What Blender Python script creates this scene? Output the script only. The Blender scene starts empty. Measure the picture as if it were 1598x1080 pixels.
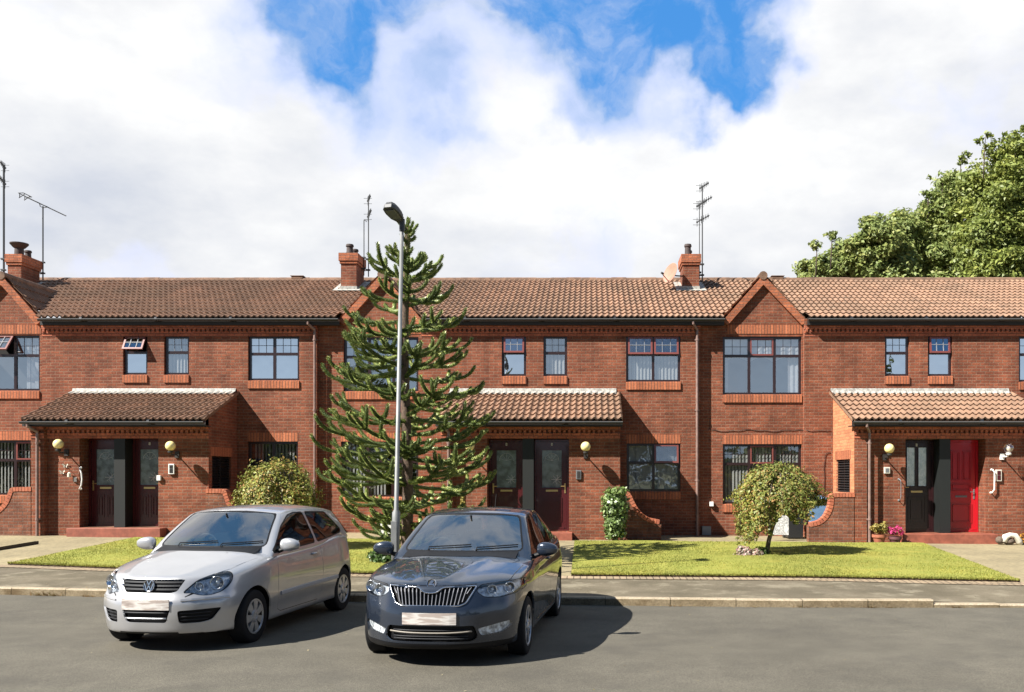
import bpy, bmesh, math, random
import numpy as np
from mathutils import Vector, Matrix
from mathutils.bvhtree import BVHTree
R = math.radians
random.seed(7); rng = np.random.default_rng(7)
SC = bpy.context.scene
COL = SC.collection

# ---------------------------------------------------------------- camera
F, PX, HY, CH = 1430.0, 921.0, 741.0, 1.85      # focal length, principal point (photo pixels), eye height
cam = bpy.data.cameras.new('camera'); camo = bpy.data.objects.new('camera', cam); COL.objects.link(camo)
cam.sensor_width = 36; cam.lens = F/1598*36
cam.shift_x = -(PX-799)/1598; cam.shift_y = (HY-540)/1598
cam.clip_end = 2000
camo.location = (0, 0, CH); camo.rotation_euler = (R(90), 0, 0)
SC.camera = camo
SC.view_settings.view_transform = 'Standard'; SC.view_settings.look = 'None'
SC.view_settings.gamma = 1; SC.view_settings.exposure = 1.4

# ---------------------------------------------------------------- sun and sky
SD = Vector((1.68, 1.0, -1.85)).normalized()
sun = bpy.data.lights.new('sun', 'SUN'); sun.energy = 5.0; sun.angle = R(0.5); sun.color = (1, .955, .88)
suno = bpy.data.objects.new('sun', sun); COL.objects.link(suno)
suno.rotation_euler = SD.to_track_quat('-Z', 'Y').to_euler(); suno.location = (-20, -10, 30)
W = bpy.data.worlds.new('World'); SC.world = W; W.use_nodes = True

class NT:
    def __init__(s, nt): s.nt = nt; s.n = nt.nodes; s.l = nt.links
    def new(s, t, **k):
        nd = s.n.new(t)
        for a, b in k.items(): setattr(nd, a, b)
        return nd
    def put(s, sock, v):
        if isinstance(v, bpy.types.NodeSocket): s.l.new(v, sock)
        elif isinstance(v, (tuple, list)) and len(v) == 3 and sock.type == 'RGBA': sock.default_value = (*v, 1)
        else: sock.default_value = v
    def math(s, op, a, b=0.0, c=0.0, clamp=False):
        nd = s.new('ShaderNodeMath', operation=op, use_clamp=clamp)
        s.put(nd.inputs[0], a); s.put(nd.inputs[1], b); s.put(nd.inputs[2], c)
        return nd.outputs[0]
    def vmath(s, op, a, b=(0, 0, 0)):
        nd = s.new('ShaderNodeVectorMath', operation=op)
        s.put(nd.inputs[0], a)
        if op == 'SCALE': s.put(nd.inputs[3], b)
        else: s.put(nd.inputs[1], b)
        return nd.outputs['Value'] if op in ('LENGTH', 'DISTANCE', 'DOT_PRODUCT') else nd.outputs[0]
    def mix(s, f, a, b, blend='MIX'):
        nd = s.new('ShaderNodeMix', data_type='RGBA', blend_type=blend)
        s.put(nd.inputs[0], f); s.put(nd.inputs[6], a); s.put(nd.inputs[7], b)
        return nd.outputs[2]
    def noise(s, vec=None, scale=5.0, detail=4.0, rough=.55, dim='3D'):
        nd = s.new('ShaderNodeTexNoise', noise_dimensions=dim)
        if vec is not None: s.l.new(vec, nd.inputs['Vector'])
        nd.inputs['Scale'].default_value = scale; nd.inputs['Detail'].default_value = detail
        nd.inputs['Roughness'].default_value = rough
        return nd.outputs['Fac']
    def ramp(s, f, stops):
        nd = s.new('ShaderNodeValToRGB'); s.put(nd.inputs[0], f)
        e = nd.color_ramp.elements
        while len(e) > 1: e.remove(e[-1])
        for i, (p, c) in enumerate(stops):
            el = e[0] if i == 0 else e.new(p)
            el.position = p
            c = (c, c, c) if isinstance(c, (int, float)) else c
            el.color = (*c, 1)
        return nd.outputs[0]
    def map(s, v, a, b, c=0.0, d=1.0):
        nd = s.new('ShaderNodeMapRange', interpolation_type='SMOOTHSTEP')
        s.put(nd.inputs[0], v); s.put(nd.inputs[1], a); s.put(nd.inputs[2], b); s.put(nd.inputs[3], c); s.put(nd.inputs[4], d)
        return nd.outputs[0]
    def sep(s, v):
        nd = s.new('ShaderNodeSeparateXYZ'); s.l.new(v, nd.inputs[0]); return nd.outputs
    def comb(s, x, y, z):
        nd = s.new('ShaderNodeCombineXYZ'); s.put(nd.inputs[0], x); s.put(nd.inputs[1], y); s.put(nd.inputs[2], z); return nd.outputs[0]

def build_world():
    t = NT(W.node_tree)
    bg = t.n['Background']
    sky = t.new('ShaderNodeTexSky', sky_type='NISHITA'); sky.sun_disc = False
    sky.sun_elevation = math.asin(-SD.z); sky.sun_rotation = math.atan2(-SD.x, -SD.y)
    sky.air_density = 1.0; sky.dust_density = .4; sky.ozone_density = 2.0
    g = t.new('ShaderNodeNewGeometry').outputs['Incoming']
    d = t.vmath('SCALE', g, -1.0)
    d = t.vmath('NORMALIZE', d)
    x, y, z = t.sep(d)[:3]
    # warped direction for ragged cloud edges
    wn = t.new('ShaderNodeTexNoise'); t.l.new(d, wn.inputs['Vector']); wn.inputs['Scale'].default_value = 9; wn.inputs['Detail'].default_value = 6; wn.inputs['Roughness'].default_value = .5
    wv = t.vmath('SCALE', t.vmath('SUBTRACT', wn.outputs['Color'], (.5, .5, .5)), .17)
    dw = t.vmath('ADD', d, wv)
    blue = None
    blobs = [(492, 50, 50, 1.1), (520, -20, 50, 1.1), (512, 105, 36, .9), (620, -30, 55, .7), (730, -40, 55, .55), (800, -30, 50, .5), (880, 45, 50, .85), (945, 0, 70, 1.0), (1025, 10, 62, 1.0),
             (1112, 35, 64, 1.15), (1135, 100, 42, .95), (1130, 150, 28, .75), (1185, 140, 30, .6), (880, 180, 26, .45), (960, 120, 34, .45), (690, 150, 45, .35), (560, 180, 30, .3),
             (1200, -20, 60, .6), (180, 436, 45, .36), (300, 438, 45, .28), (520, 428, 50, .25)]
    for bx, by, r, a in blobs:
        v = Vector(((bx-PX)/F, 1, (HY-by)/F)).normalized()
        dist = t.vmath('DISTANCE', dw, tuple(v))
        k = t.math('MULTIPLY', dist, F/r*.75)
        e = t.math('MULTIPLY', t.math('EXPONENT', t.math('MULTIPLY', t.math('MULTIPLY', k, k), -1.0)), a*1.12)
        blue = e if blue is None else t.math('ADD', blue, e)
    # behind the viewer the sky is mostly clear
    back = t.map(y, .10, -.30, 0.0, 1.1)
    blue = t.math('ADD', blue, back)
    n1 = t.noise(t.vmath('MULTIPLY', dw, (1, 1, 1.6)), 3.6, 7, .52)
    blue = t.math('ADD', blue, t.math('MULTIPLY', t.math('SUBTRACT', n1, .5), 2.0))
    m = t.map(blue, .28, 1.22)
    n2 = t.noise(t.vmath('MULTIPLY', d, (1, 1, 2.2)), 2.6, 6, .55)
    n3 = t.noise(t.vmath('MULTIPLY', d, (1, 1, 1.8)), 7, 6, .6)
    lum = t.math('ADD', t.math('MULTIPLY', n2, .7), t.math('MULTIPLY', n3, .3))
    cloud = t.ramp(lum, [(.36, (.335, .355, .40)), (.44, (.40, .412, .438)), (.52, (.465, .470, .48)), (.64, (.57, .57, .56))])
    edge = t.math('MULTIPLY', t.math('MULTIPLY', t.map(blue, .12, .5), t.map(blue, 1.0, .5)), .95)
    cloud = t.mix(edge, cloud, (.40, .43, .56))
    bl = t.mix(1.0, sky.outputs[0], (.62, .95, 1.15), 'MULTIPLY')
    bl = t.vmath('SCALE', bl, .1)
    bl = t.mix(.72, bl, (.028, .155, .41))
    low = t.map(z, .0, .32)
    bl = t.mix(low, t.mix(.5, bl, (.20, .27, .40)), bl)
    wsp = t.noise(t.vmath('MULTIPLY', dw, (1, 1, 1.3)), 7.5, 9, .58)
    bl = t.mix(t.math('MULTIPLY', t.map(wsp, .50, .76), .50), bl, (.47, .48, .53))
    m = t.math('MULTIPLY', m, t.map(t.noise(t.vmath('MULTIPLY', dw, (1, 1, 1.2)), 12, 8, .6), .74, .46, .72, 1.0))
    c = t.mix(m, cloud, bl)
    c = t.mix(t.map(z, .56, .80), c, t.mix(t.map(n1, .40, .66), (.06, .15, .29), (.28, .32, .38)))
    rear = t.mix(t.map(z, .07, .30), (.215, .28, .36), (.022, .055, .120))
    rear = t.mix(t.math('MULTIPLY', t.map(n1, .45, .7), .35), rear, (.20, .225, .265))
    c = t.mix(t.map(y, .02, -.30), t.vmath('SCALE', c, .76), rear)
    c = t.mix(t.map(z, .0, -.04), c, (.06, .06, .05))
    t.l.new(c, bg.inputs['Color']); bg.inputs['Strength'].default_value = 1.0
build_world()

# ---------------------------------------------------------------- helpers
def X(px, D): return (px-PX)*D/F
def Z(py, D): return CH-(py-HY)*D/F

def tag(o, label=None, cat=None, group=None, kind=None):
    if label: o['label'] = label
    if cat: o['category'] = cat
    if group: o['group'] = group
    if kind: o['kind'] = kind
    return o
def empty(name, loc=(0, 0, 0), rz=0, label=None, cat=None, group=None):
    o = bpy.data.objects.new(name, None); o.empty_display_size = .2
    COL.objects.link(o); o.location = loc; o.rotation_euler = (0, 0, rz)
    return tag(o, label, cat, group)

class MB:
    """collects shapes; build() links them as one mesh object"""
    def __init__(s): s.v = []; s.f = []; s.m = []; s.cur = 0
    def mesh(s, v, f):
        b = len(s.v); s.v += [tuple(p) for p in v]
        for q in f: s.f.append(tuple(b+i for i in q)); s.m.append(s.cur)
        return s
    def box(s, x0, x1, y0, y1, z0, z1, M=None):
        v = [(x, y, z) for z in (z0, z1) for y in (y0, y1) for x in (x0, x1)]
        if M is not None: v = [M @ Vector(p) for p in v]
        return s.mesh(v, [(0, 2, 3, 1), (4, 5, 7, 6), (0, 1, 5, 4), (2, 6, 7, 3), (0, 4, 6, 2), (1, 3, 7, 5)])
    def quad(s, a, b, c, d): return s.mesh([a, b, c, d], [(0, 1, 2, 3)])
    def prism(s, pts, off):
        """closed prism: polygon pts (3d) extruded by vector off"""
        n = len(pts); off = Vector(off)
        v = [Vector(p) for p in pts]; v += [p+off for p in v]
        f = [tuple(range(n))[::-1], tuple(range(n, 2*n))]
        f += [(i, (i+1) % n, n+(i+1) % n, n+i) for i in range(n)]
        return s.mesh(v, f)
    def tube(s, pts, r, n=8, cap=True, closed=False):
        P = [Vector(p) for p in pts]; m = len(P)
        rr = r if isinstance(r, (list, tuple)) else [r]*m
        vs = []; up = None
        for i in range(m):
            if closed: tg = (P[(i+1) % m]-P[i-1]).normalized()
            else: tg = (P[min(i+1, m-1)]-P[max(i-1, 0)]).normalized()
            if up is None:
                up = Vector((0, 0, 1)) if abs(tg.z) < .9 else Vector((1, 0, 0))
            a = tg.cross(up).normalized(); b = a.cross(tg).normalized(); up = b
            for k in range(n):
                an = 2*math.pi*k/n
                vs.append(P[i]+(a*math.cos(an)+b*math.sin(an))*rr[i])
        f = []
        for i in range(m if closed else m-1):
            j = (i+1) % m
            for k in range(n):
                f.append((i*n+k, i*n+(k+1) % n, j*n+(k+1) % n, j*n+k))
        if cap and not closed:
            f.append(tuple(range(n))[::-1]); f.append(tuple((m-1)*n+k for k in range(n)))
        return s.mesh(vs, f)
    def lathe(s, prof, n=24, M=None, cap=True):
        """profile [(r,z)] about z"""
        vs = []; f = []
        for (r, z) in prof:
            for k in range(n):
                a = 2*math.pi*k/n; p = Vector((r*math.cos(a), r*math.sin(a), z))
                vs.append(M @ p if M is not None else p)
        for i in range(len(prof)-1):
            for k in range(n): f.append((i*n+k, i*n+(k+1) % n, (i+1)*n+(k+1) % n, (i+1)*n+k))
        if cap:
            if prof[0][0] > 1e-4: f.append(tuple(range(n))[::-1])
            if prof[-1][0] > 1e-4: f.append(tuple((len(prof)-1)*n+k for k in range(n)))
        return s.mesh(vs, f)
    def ball(s, c, r, n=16, sq=(1, 1, 1)):
        prof = [(math.sin(math.pi*i/n)*r, -math.cos(math.pi*i/n)*r) for i in range(n+1)]
        prof[0] = (1e-5, prof[0][1]); prof[-1] = (1e-5, prof[-1][1])
        return s.lathe(prof, n*2, Matrix.Translation(Vector(c)) @ Matrix.Diagonal((*sq, 1)), cap=False)
    def build(s, name, mats, parent=None, smooth=False, bevel=0, auto=None):
        me = bpy.data.meshes.new(name); me.from_pydata([tuple(p) for p in s.v], [], s.f)
        mats = mats if isinstance(mats, (list, tuple)) else [mats]
        for m in mats: me.materials.append(m)
        if len(mats) > 1: me.polygons.foreach_set('material_index', s.m)
        if smooth: me.polygons.foreach_set('use_smooth', [True]*len(me.polygons))
        me.update()
        if auto is not None:
            bm = bmesh.new(); bm.from_mesh(me)
            bmesh.ops.remove_doubles(bm, verts=bm.verts, dist=1e-5)
            for e in bm.edges:
                if len(e.link_faces) == 2 and e.calc_face_angle(0) > R(auto): e.smooth = False
            for f in bm.faces: f.smooth = True
            bm.to_mesh(me); bm.free()
        o = bpy.data.objects.new(name, me); COL.objects.link(o)
        if parent: o.parent = parent
        if bevel:
            md = o.modifiers.new('bevel', 'BEVEL'); md.width = bevel; md.segments = 2; md.limit_method = 'ANGLE'
        return o

def rebase(root, loc):
    """children were built in world metres: move the root's origin to the thing's base"""
    T = Matrix.Translation(-Vector(loc))
    for o in root.children_recursive:
        if o.type == 'MESH': o.data.transform(T)
    root.location = loc
    return root

# ---------------------------------------------------------------- materials
def newmat(name):
    m = bpy.data.materials.new(name); m.use_nodes = True
    t = NT(m.node_tree); b = t.n['Principled BSDF']
    return m, t, b
def plain(name, col, rough=.6, metal=0, coat=0, vary=0, vs=8, bump=0, bs=40, spec=.5):
    m, t, b = newmat(name)
    b.inputs['Roughness'].default_value = rough; b.inputs['Metallic'].default_value = metal
    b.inputs['Coat Weight'].default_value = coat; b.inputs['Coat Roughness'].default_value = .03
    b.inputs['Specular IOR Level'].default_value = spec
    co = t.new('ShaderNodeTexCoord').outputs['Object']
    if vary:
        n = t.noise(co, vs, 5, .6)
        c = t.mix(t.map(n, .3, .7), tuple(x*(1-vary) for x in col), tuple(min(1, x*(1+vary)) for x in col))
        t.l.new(c, b.inputs['Base Color'])
    else: b.inputs['Base Color'].default_value = (*col, 1)
    if bump:
        bp = t.new('ShaderNodeBump'); bp.inputs['Strength'].default_value = bump; bp.inputs['Distance'].default_value = .01
        t.l.new(t.noise(co, bs, 4), bp.inputs['Height']); t.l.new(bp.outputs[0], b.inputs['Normal'])
    return m
def wallcoord(t):
    """(along wall, height) whichever way the wall faces, world metres"""
    g = t.new('ShaderNodeNewGeometry')
    p = t.sep(g.outputs['Position']); n = t.sep(g.outputs['True Normal'])
    side = t.math('GREATER_THAN', t.math('ABSOLUTE', n[0]), .6)
    u = t.math('ADD', t.math('MULTIPLY', p[0], t.math('SUBTRACT', 1.0, side)), t.math('MULTIPLY', p[1], side))
    return t.comb(u, p[2], 0.0), g.outputs['Position']
def brickmat(name, c1, c2, mort, w=.225, h=.075, off=.5, stain=.5, mort_w=.010, zoff=0):
    m, t, b = newmat(name)
    v, pos = wallcoord(t)
    if zoff: v = t.vmath('ADD', v, (0, zoff, 0))
    br = t.new('ShaderNodeTexBrick'); t.l.new(v, br.inputs['Vector'])
    br.offset = off; br.squash = 1
    for k, x in (('Scale', 1.0), ('Brick Width', w), ('Row Height', h), ('Mortar Size', mort_w), ('Mortar Smooth', .3), ('Bias', 0)): br.inputs[k].default_value = x
    t.put(br.inputs['Color1'], c1); t.put(br.inputs['Color2'], c2); t.put(br.inputs['Mortar'], mort)
    n1 = t.noise(v, 1.1, 4, .6); n2 = t.noise(v, 22, 4, .7)
    # per brick tone
    p = t.sep(v)
    row = t.math('FLOOR', t.math('DIVIDE', p[1], h))
    colx = t.math('FLOOR', t.math('ADD', t.math('DIVIDE', p[0], w), t.math('MULTIPLY', t.math('MODULO', t.math('ABSOLUTE', row), 2.0), off)))
    wn = t.new('ShaderNodeTexWhiteNoise', noise_dimensions='2D'); t.l.new(t.comb(colx, row, 0.0), wn.inputs['Vector'])
    tone = t.math('ADD', t.math('MULTIPLY', wn.outputs[0], .34), .80)
    tone = t.math('MULTIPLY', tone, t.map(n1, .3, .72, 1-stain*.42, 1.12))
    tone = t.math('MULTIPLY', tone, t.map(n2, .3, .7, .78, 1.18))
    st_ = t.noise(t.vmath('MULTIPLY', v, (2.6, .28, 1)), 1.0, 5, .65)
    tone = t.math('MULTIPLY', tone, t.map(st_, .44, .66, 1.05, 1-stain*.40))
    c = t.mix(1.0, br.outputs['Color'], t.comb(tone, tone, tone), 'MULTIPLY')
    t.l.new(c, b.inputs['Base Color']); b.inputs['Roughness'].default_value = .85; b.inputs['Specular IOR Level'].default_value = .25
    bp = t.new('ShaderNodeBump'); bp.inputs['Strength'].default_value = .55; bp.inputs['Distance'].default_value = .012
    hh = t.math('SUBTRACT', t.math('ADD', t.math('MULTIPLY', n2, .7), t.math('MULTIPLY', wn.outputs[0], .3)), br.outputs['Fac'])
    t.l.new(hh, bp.inputs['Height']); t.l.new(bp.outputs[0], b.inputs['Normal'])
    return m
M = {}
M['brick'] = brickmat('rustic_red_brick', (.238, .073, .036), (.170, .053, .029), (.21, .115, .075))
M['brick2'] = brickmat('garden_wall_brick', (.22, .08, .042), (.16, .06, .036), (.18, .11, .08), stain=.8)
M['soldier'] = brickmat('orange_soldier_brick', (.40, .135, .062), (.33, .105, .05), (.19, .08, .05), w=.075, h=5.0, off=0, stain=.2, mort_w=.012, zoff=.5)
M['orange'] = brickmat('orange_brick', (.38, .125, .058), (.31, .10, .048), (.22, .10, .065), stain=.2)
def tilemat():
    m, t, b = newmat('concrete_roof_tile')
    g = t.new('ShaderNodeNewGeometry'); pos = g.outputs['Position']; rnd = g.outputs['Random Per Island']
    n1 = t.noise(pos, .6, 5, .6); n2 = t.noise(pos, 9, 5, .7); n3 = t.noise(pos, 3, 5, .7)
    px = t.sep(pos)[0]
    base = t.mix(t.map(px, -12, 8), (.180, .104, .068), (.198, .122, .082))
    pp = t.sep(pos); tl = t.new('ShaderNodeTexWhiteNoise', noise_dimensions='2D')
    t.l.new(t.comb(t.math('FLOOR', t.math('MULTIPLY', pp[0], 3.333)), t.math('FLOOR', t.math('MULTIPLY', pp[1], 3.1)), 0.0), tl.inputs['Vector'])
    k = t.math('ADD', t.math('MULTIPLY', tl.outputs[0], .30), .85); base = t.mix(1.0, base, t.comb(k, k, k), 'MULTIPLY')
    c = t.mix(t.map(n2, .35, .7), base, t.mix(1.0, base, (1.35, 1.25, 1.15), 'MULTIPLY'))
    c = t.mix(t.math('MULTIPLY', t.map(n1, .4, .65), .35), c, (.10, .07, .045))
    c = t.mix(t.math('MULTIPLY', t.map(n3, .62, .75), .55), c, (.22, .20, .15))
    t.l.new(c, b.inputs['Base Color']); b.inputs['Roughness'].default_value = .8; b.inputs['Specular IOR Level'].default_value = .3
    bp = t.new('ShaderNodeBump'); bp.inputs['Strength'].default_value = .5; bp.inputs['Distance'].default_value = .01
    t.l.new(n2, bp.inputs['Height']); t.l.new(bp.outputs[0], b.inputs['Normal'])
    return m
M['tile'] = tilemat()
M['ridge'] = plain('ridge_tile', (.14, .08, .05), .85, vary=.35, vs=6, bump=.4)
M['lead'] = plain('white_lead_flashing', (.30, .29, .26), .6, vary=.4, vs=14)
M['gutter'] = plain('black_gutter_plastic', (.018, .018, .02), .35)
M['gutter_edge'] = plain('grey_gutter_plastic', (.11, .11, .11), .4)
M['pipe'] = plain('brown_downpipe', (.20, .13, .11), .45, vary=.2)
M['soffit'] = plain('dark_soffit', (.022, .018, .016), .6)
M['frame'] = plain('dark_brown_window_frame', (.022, .010, .010), .3, coat=.2)
M['redframe'] = plain('mahogany_window_frame', (.17, .050, .042), .35, coat=.2)
M['bar'] = plain('pale_glazing_bar', (.20, .21, .23), .5)
M['sill'] = plain('painted_sill', (.50, .24, .18), .6, vary=.15)
M['blind'] = plain('vertical_blind', (.34, .335, .32), .9, vary=.1)
M['net'] = plain('net_curtain', (.42, .42, .43), .9, vary=.1)
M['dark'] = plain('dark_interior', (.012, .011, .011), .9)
M['black'] = plain('black_louvre', (.012, .012, .013), .45)
def glassmat(name, tint, refl, rough=.015, power=.35, top=1.0):
    m, t, b = newmat(name); t.n.remove(b)
    tr = t.new('ShaderNodeBsdfTransparent'); t.put(tr.inputs[0], tint)
    gl = t.new('ShaderNodeBsdfGlossy'); gl.inputs['Roughness'].default_value = rough; t.put(gl.inputs[0], (1, 1, 1))
    n = t.noise(t.new('ShaderNodeTexCoord').outputs['Object'], 1.3, 2)
    bp = t.new('ShaderNodeBump'); bp.inputs['Strength'].default_value = .22 if rough > .008 else .10; bp.inputs['Distance'].default_value = .03
    t.l.new(n, bp.inputs['Height']); t.l.new(bp.outputs[0], gl.inputs['Normal'])
    ge = t.new('ShaderNodeNewGeometry'); cs = t.math('ABSOLUTE', t.vmath('DOT_PRODUCT', ge.outputs['True Normal'], ge.outputs['Incoming']))
    fr = t.math('POWER', t.math('SUBTRACT', 1.0, cs, clamp=True), 4.0)
    f = t.math('ADD', t.math('MULTIPLY', fr, (1-refl)*top), refl, clamp=True)
    mx = t.new('ShaderNodeMixShader'); t.l.new(f, mx.inputs[0]); t.l.new(tr.outputs[0], mx.inputs[1]); t.l.new(gl.outputs[0], mx.inputs[2])
    t.l.new(mx.outputs[0], t.n['Material Output'].inputs[0])
    return m
M['glass'] = glassmat('window_glass', (.55, .60, .62), .66)
M['glass_mid'] = glassmat('clear_window_glass', (.84, .86, .87), .36)
M['glass_low'] = glassmat('ground_floor_glass', (.80, .82, .82), .20)
M['carglass'] = glassmat('car_glass', (.50, .56, .55), .33, .005, .3)
M['sideglass'] = glassmat('tinted_car_glass', (.14, .16, .16), .05, .005, .3, .55)
M['lens'] = glassmat('clear_lamp_lens', (.90, .93, .95), .08, .01, .3)
M['frost'] = plain('frosted_door_glass', (.16, .20, .21), .12, vary=.4, vs=7, spec=.9)
M['frost2'] = plain('pale_patterned_glass', (.75, .88, .90), .22, metal=.45, vary=.25, vs=14)
M['leading'] = plain('glass_leading', (.55, .58, .6), .5)
M['door_maroon'] = plain('maroon_door', (.060, .010, .012), .25, coat=.3)
M['door_black'] = plain('black_door', (.022, .007, .008), .25, coat=.3)
M['door_red'] = plain('red_door', (.42, .008, .016), .3, coat=.3)
M['panel_dark'] = plain('dark_green_panel', (.006, .008, .0075), .6)
M['brass'] = plain('brass', (.62, .46, .2), .3, metal=.8)
M['white'] = plain('white_plastic', (.72, .71, .68), .45)
M['cream'] = plain('cream_plastic', (.60, .57, .48), .5)
M['opal'] = plain('opal_globe', (.80, .66, .30), .25, coat=.3)
M['clearglobe'] = glassmat('clear_globe_glass', (.95, .9, .85), .25, .03, .5)
M['step'] = plain('red_quarry_tile_step', (.25, .075, .045), .6, vary=.25, vs=5)
M['pot'] = plain('terracotta', (.30, .10, .055), .8, vary=.2)
M['potdark'] = plain('dark_clay_pot', (.10, .035, .04), .6)
M['metal'] = plain('weathered_aluminium', (.22, .23, .24), .5, metal=.6)
M['aerial'] = plain('dark_aerial_metal', (.05, .052, .055), .55, metal=.3)
M['soot'] = plain('sooty_chimney_pot', (.05, .035, .032), .8, vary=.3)
M['galv'] = plain('galvanised_steel', (.17, .175, .175), .55, metal=.3, vary=.18, vs=3)
M['dish'] = plain('salmon_dish', (.33, .16, .11), .6, vary=.12, vs=4)
def groundmat(name, c1, c2, s=3, fine=60, bump=.4, rough=.9, patch=None, fs=.18):
    m, t, b = newmat(name)
    pos = t.new('ShaderNodeNewGeometry').outputs['Position']
    n1 = t.noise(pos, s, 5, .6); n2 = t.noise(pos, fine, 3, .7); n3 = t.noise(pos, .35, 4, .6)
    c = t.mix(t.map(n1, .3, .7), c1, c2)
    k = t.map(n2, .25, .75, 1-fs*2, 1+fs*2); c = t.mix(1.0, c, t.comb(k, k, k), 'MULTIPLY')
    k = t.map(n3, .3, .7, .86, 1.1); c = t.mix(1.0, c, t.comb(k, k, k), 'MULTIPLY')
    if patch: c = t.mix(t.math('MULTIPLY', t.map(t.noise(pos, patch[1], 6, .7), .5, .68), patch[2]), c, patch[0])
    t.l.new(c, b.inputs['Base Color']); b.inputs['Roughness'].default_value = rough; b.inputs['Specular IOR Level'].default_value = .3
    bp = t.new('ShaderNodeBump'); bp.inputs['Strength'].default_value = bump; bp.inputs['Distance'].default_value = .01
    t.l.new(n2, bp.inputs['Height']); t.l.new(bp.outputs[0], b.inputs['Normal'])
    return m
M['asphalt'] = groundmat('asphalt', (.087, .079, .062), (.106, .096, .075), 2.0, 120, .6, fs=.30, patch=((.060, .055, .046), .8, .5))
M['footway'] = groundmat('footway_asphalt', (.092, .077, .050), (.135, .113, .078), 1.2, 80, .5, patch=((.24, .21, .15), 2.2, .6))
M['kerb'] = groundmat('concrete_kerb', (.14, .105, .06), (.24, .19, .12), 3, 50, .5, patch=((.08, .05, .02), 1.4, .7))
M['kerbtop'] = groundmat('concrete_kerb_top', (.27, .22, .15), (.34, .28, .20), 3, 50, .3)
M['land'] = groundmat('open_ground', (.06, .07, .03), (.09, .09, .04), .3, 4)
M['lawn'] = groundmat('mown_lawn', (.175, .190, .032), (.245, .240, .048), 2.4, 55, .8, patch=((.33, .26, .05), 1.0, .45), fs=.16)
M['soil'] = plain('soil_edge', (.045, .028, .015), .95, vary=.4, vs=20)
def flagmat(name, c1, c2, mort, w, h):
    m, t, b = newmat(name)
    pos = t.new('ShaderNodeNewGeometry').outputs['Position']
    br = t.new('ShaderNodeTexBrick'); t.l.new(pos, br.inputs['Vector']); br.offset = .5
    for k, x in (('Scale', 1.0), ('Brick Width', w), ('Row Height', h), ('Mortar Size', .012), ('Mortar Smooth', .4)): br.inputs[k].default_value = x
    t.put(br.inputs['Color1'], c1); t.put(br.inputs['Color2'], c2); t.put(br.inputs['Mortar'], mort)
    k = t.map(t.noise(pos, 12, 5, .7), .3, .7, .8, 1.15); k2 = t.map(t.noise(pos, .8, 5, .6), .3, .7, .82, 1.1)
    k = t.math('MULTIPLY', k, k2)
    t.l.new(t.mix(1.0, br.outputs['Color'], t.comb(k, k, k), 'MULTIPLY'), b.inputs['Base Color']); b.inputs['Roughness'].default_value = .9
    return m
M['flags'] = flagmat('beige_paving_flags', (.25, .205, .115), (.225, .185, .105), (.18, .15, .09), .6, .6)
M['pavers'] = flagmat('brick_edging_pavers', (.30, .22, .14), (.25, .19, .12), (.09, .065, .04), .11, .5)
def leafmat(name, cols, rough=.55, trans=.25):
    m, t, b = newmat(name)
    g = t.new('ShaderNodeNewGeometry')
    n = len(cols)
    c = t.ramp(g.outputs['Random Per Island'], [(i/(max(1, n-1)), k) for i, k in enumerate(cols)])
    c = t.mix(1.0, c, t.ramp(t.noise(g.outputs['Position'], .9, 3), [(.3, (.75, .8, .8)), (.7, (1.2, 1.15, 1.0))]), 'MULTIPLY')
    t.l.new(c, b.inputs['Base Color']); b.inputs['Roughness'].default_value = rough; b.inputs['Specular IOR Level'].default_value = .35
    tl = t.new('ShaderNodeBsdfTranslucent'); t.l.new(c, tl.inputs[0])
    mx = t.new('ShaderNodeMixShader'); mx.inputs[0].default_value = trans
    t.l.new(b.outputs[0], mx.inputs[1]); t.l.new(tl.outputs[0], mx.inputs[2]); t.l.new(mx.outputs[0], t.n['Material Output'].inputs[0])
    return m
# ================================================================ THE GROUND
def lin(x, pts):
    xs, ys = zip(*pts); return float(np.interp(x, xs, ys))
def Dk(x): return lin(x, [(-40, 19), (-20, 15.7), (-9.1, 14.15), (-4.5, 13.45), (.35, 12.97), (2.85, 12.78), (7, 12.75), (40, 12.7)])
def Dl(x): return lin(x, [(-40, 23), (-20, 19.2), (-11.06, 17.4), (-8.85, 16.7), (-4, 15.75), (-.3, 15.47), (3.5, 15.2), (6.85, 14.6), (15, 14.0), (40, 14)])
def zb(x): return .31-.008*max(-16, min(14, x))
FRONT = 21.4
def kh(x): return lin(x, [(4.2, .11), (5.2, .045)])
def gz(x, y):
    a = Dl(x)
    if y <= a: return kh(x)+(.13-kh(x))*max(0, min(1, (y-Dk(x))/(a-Dk(x)+.001)))
    t = min(1, (y-a)/(FRONT-a)); return .135+(zb(x)-.135)*t
def unproj(px, py):
    z = .2
    for _ in range(30):
        y = (CH-z)*F/(py-HY); x = (px-PX)*y/F; z = gz(x, y)
    return x, y, z
XS = [-45, -35, -27]+[i*.5 for i in range(-44, 33)]+[20, 27, 35, 45]
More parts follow.
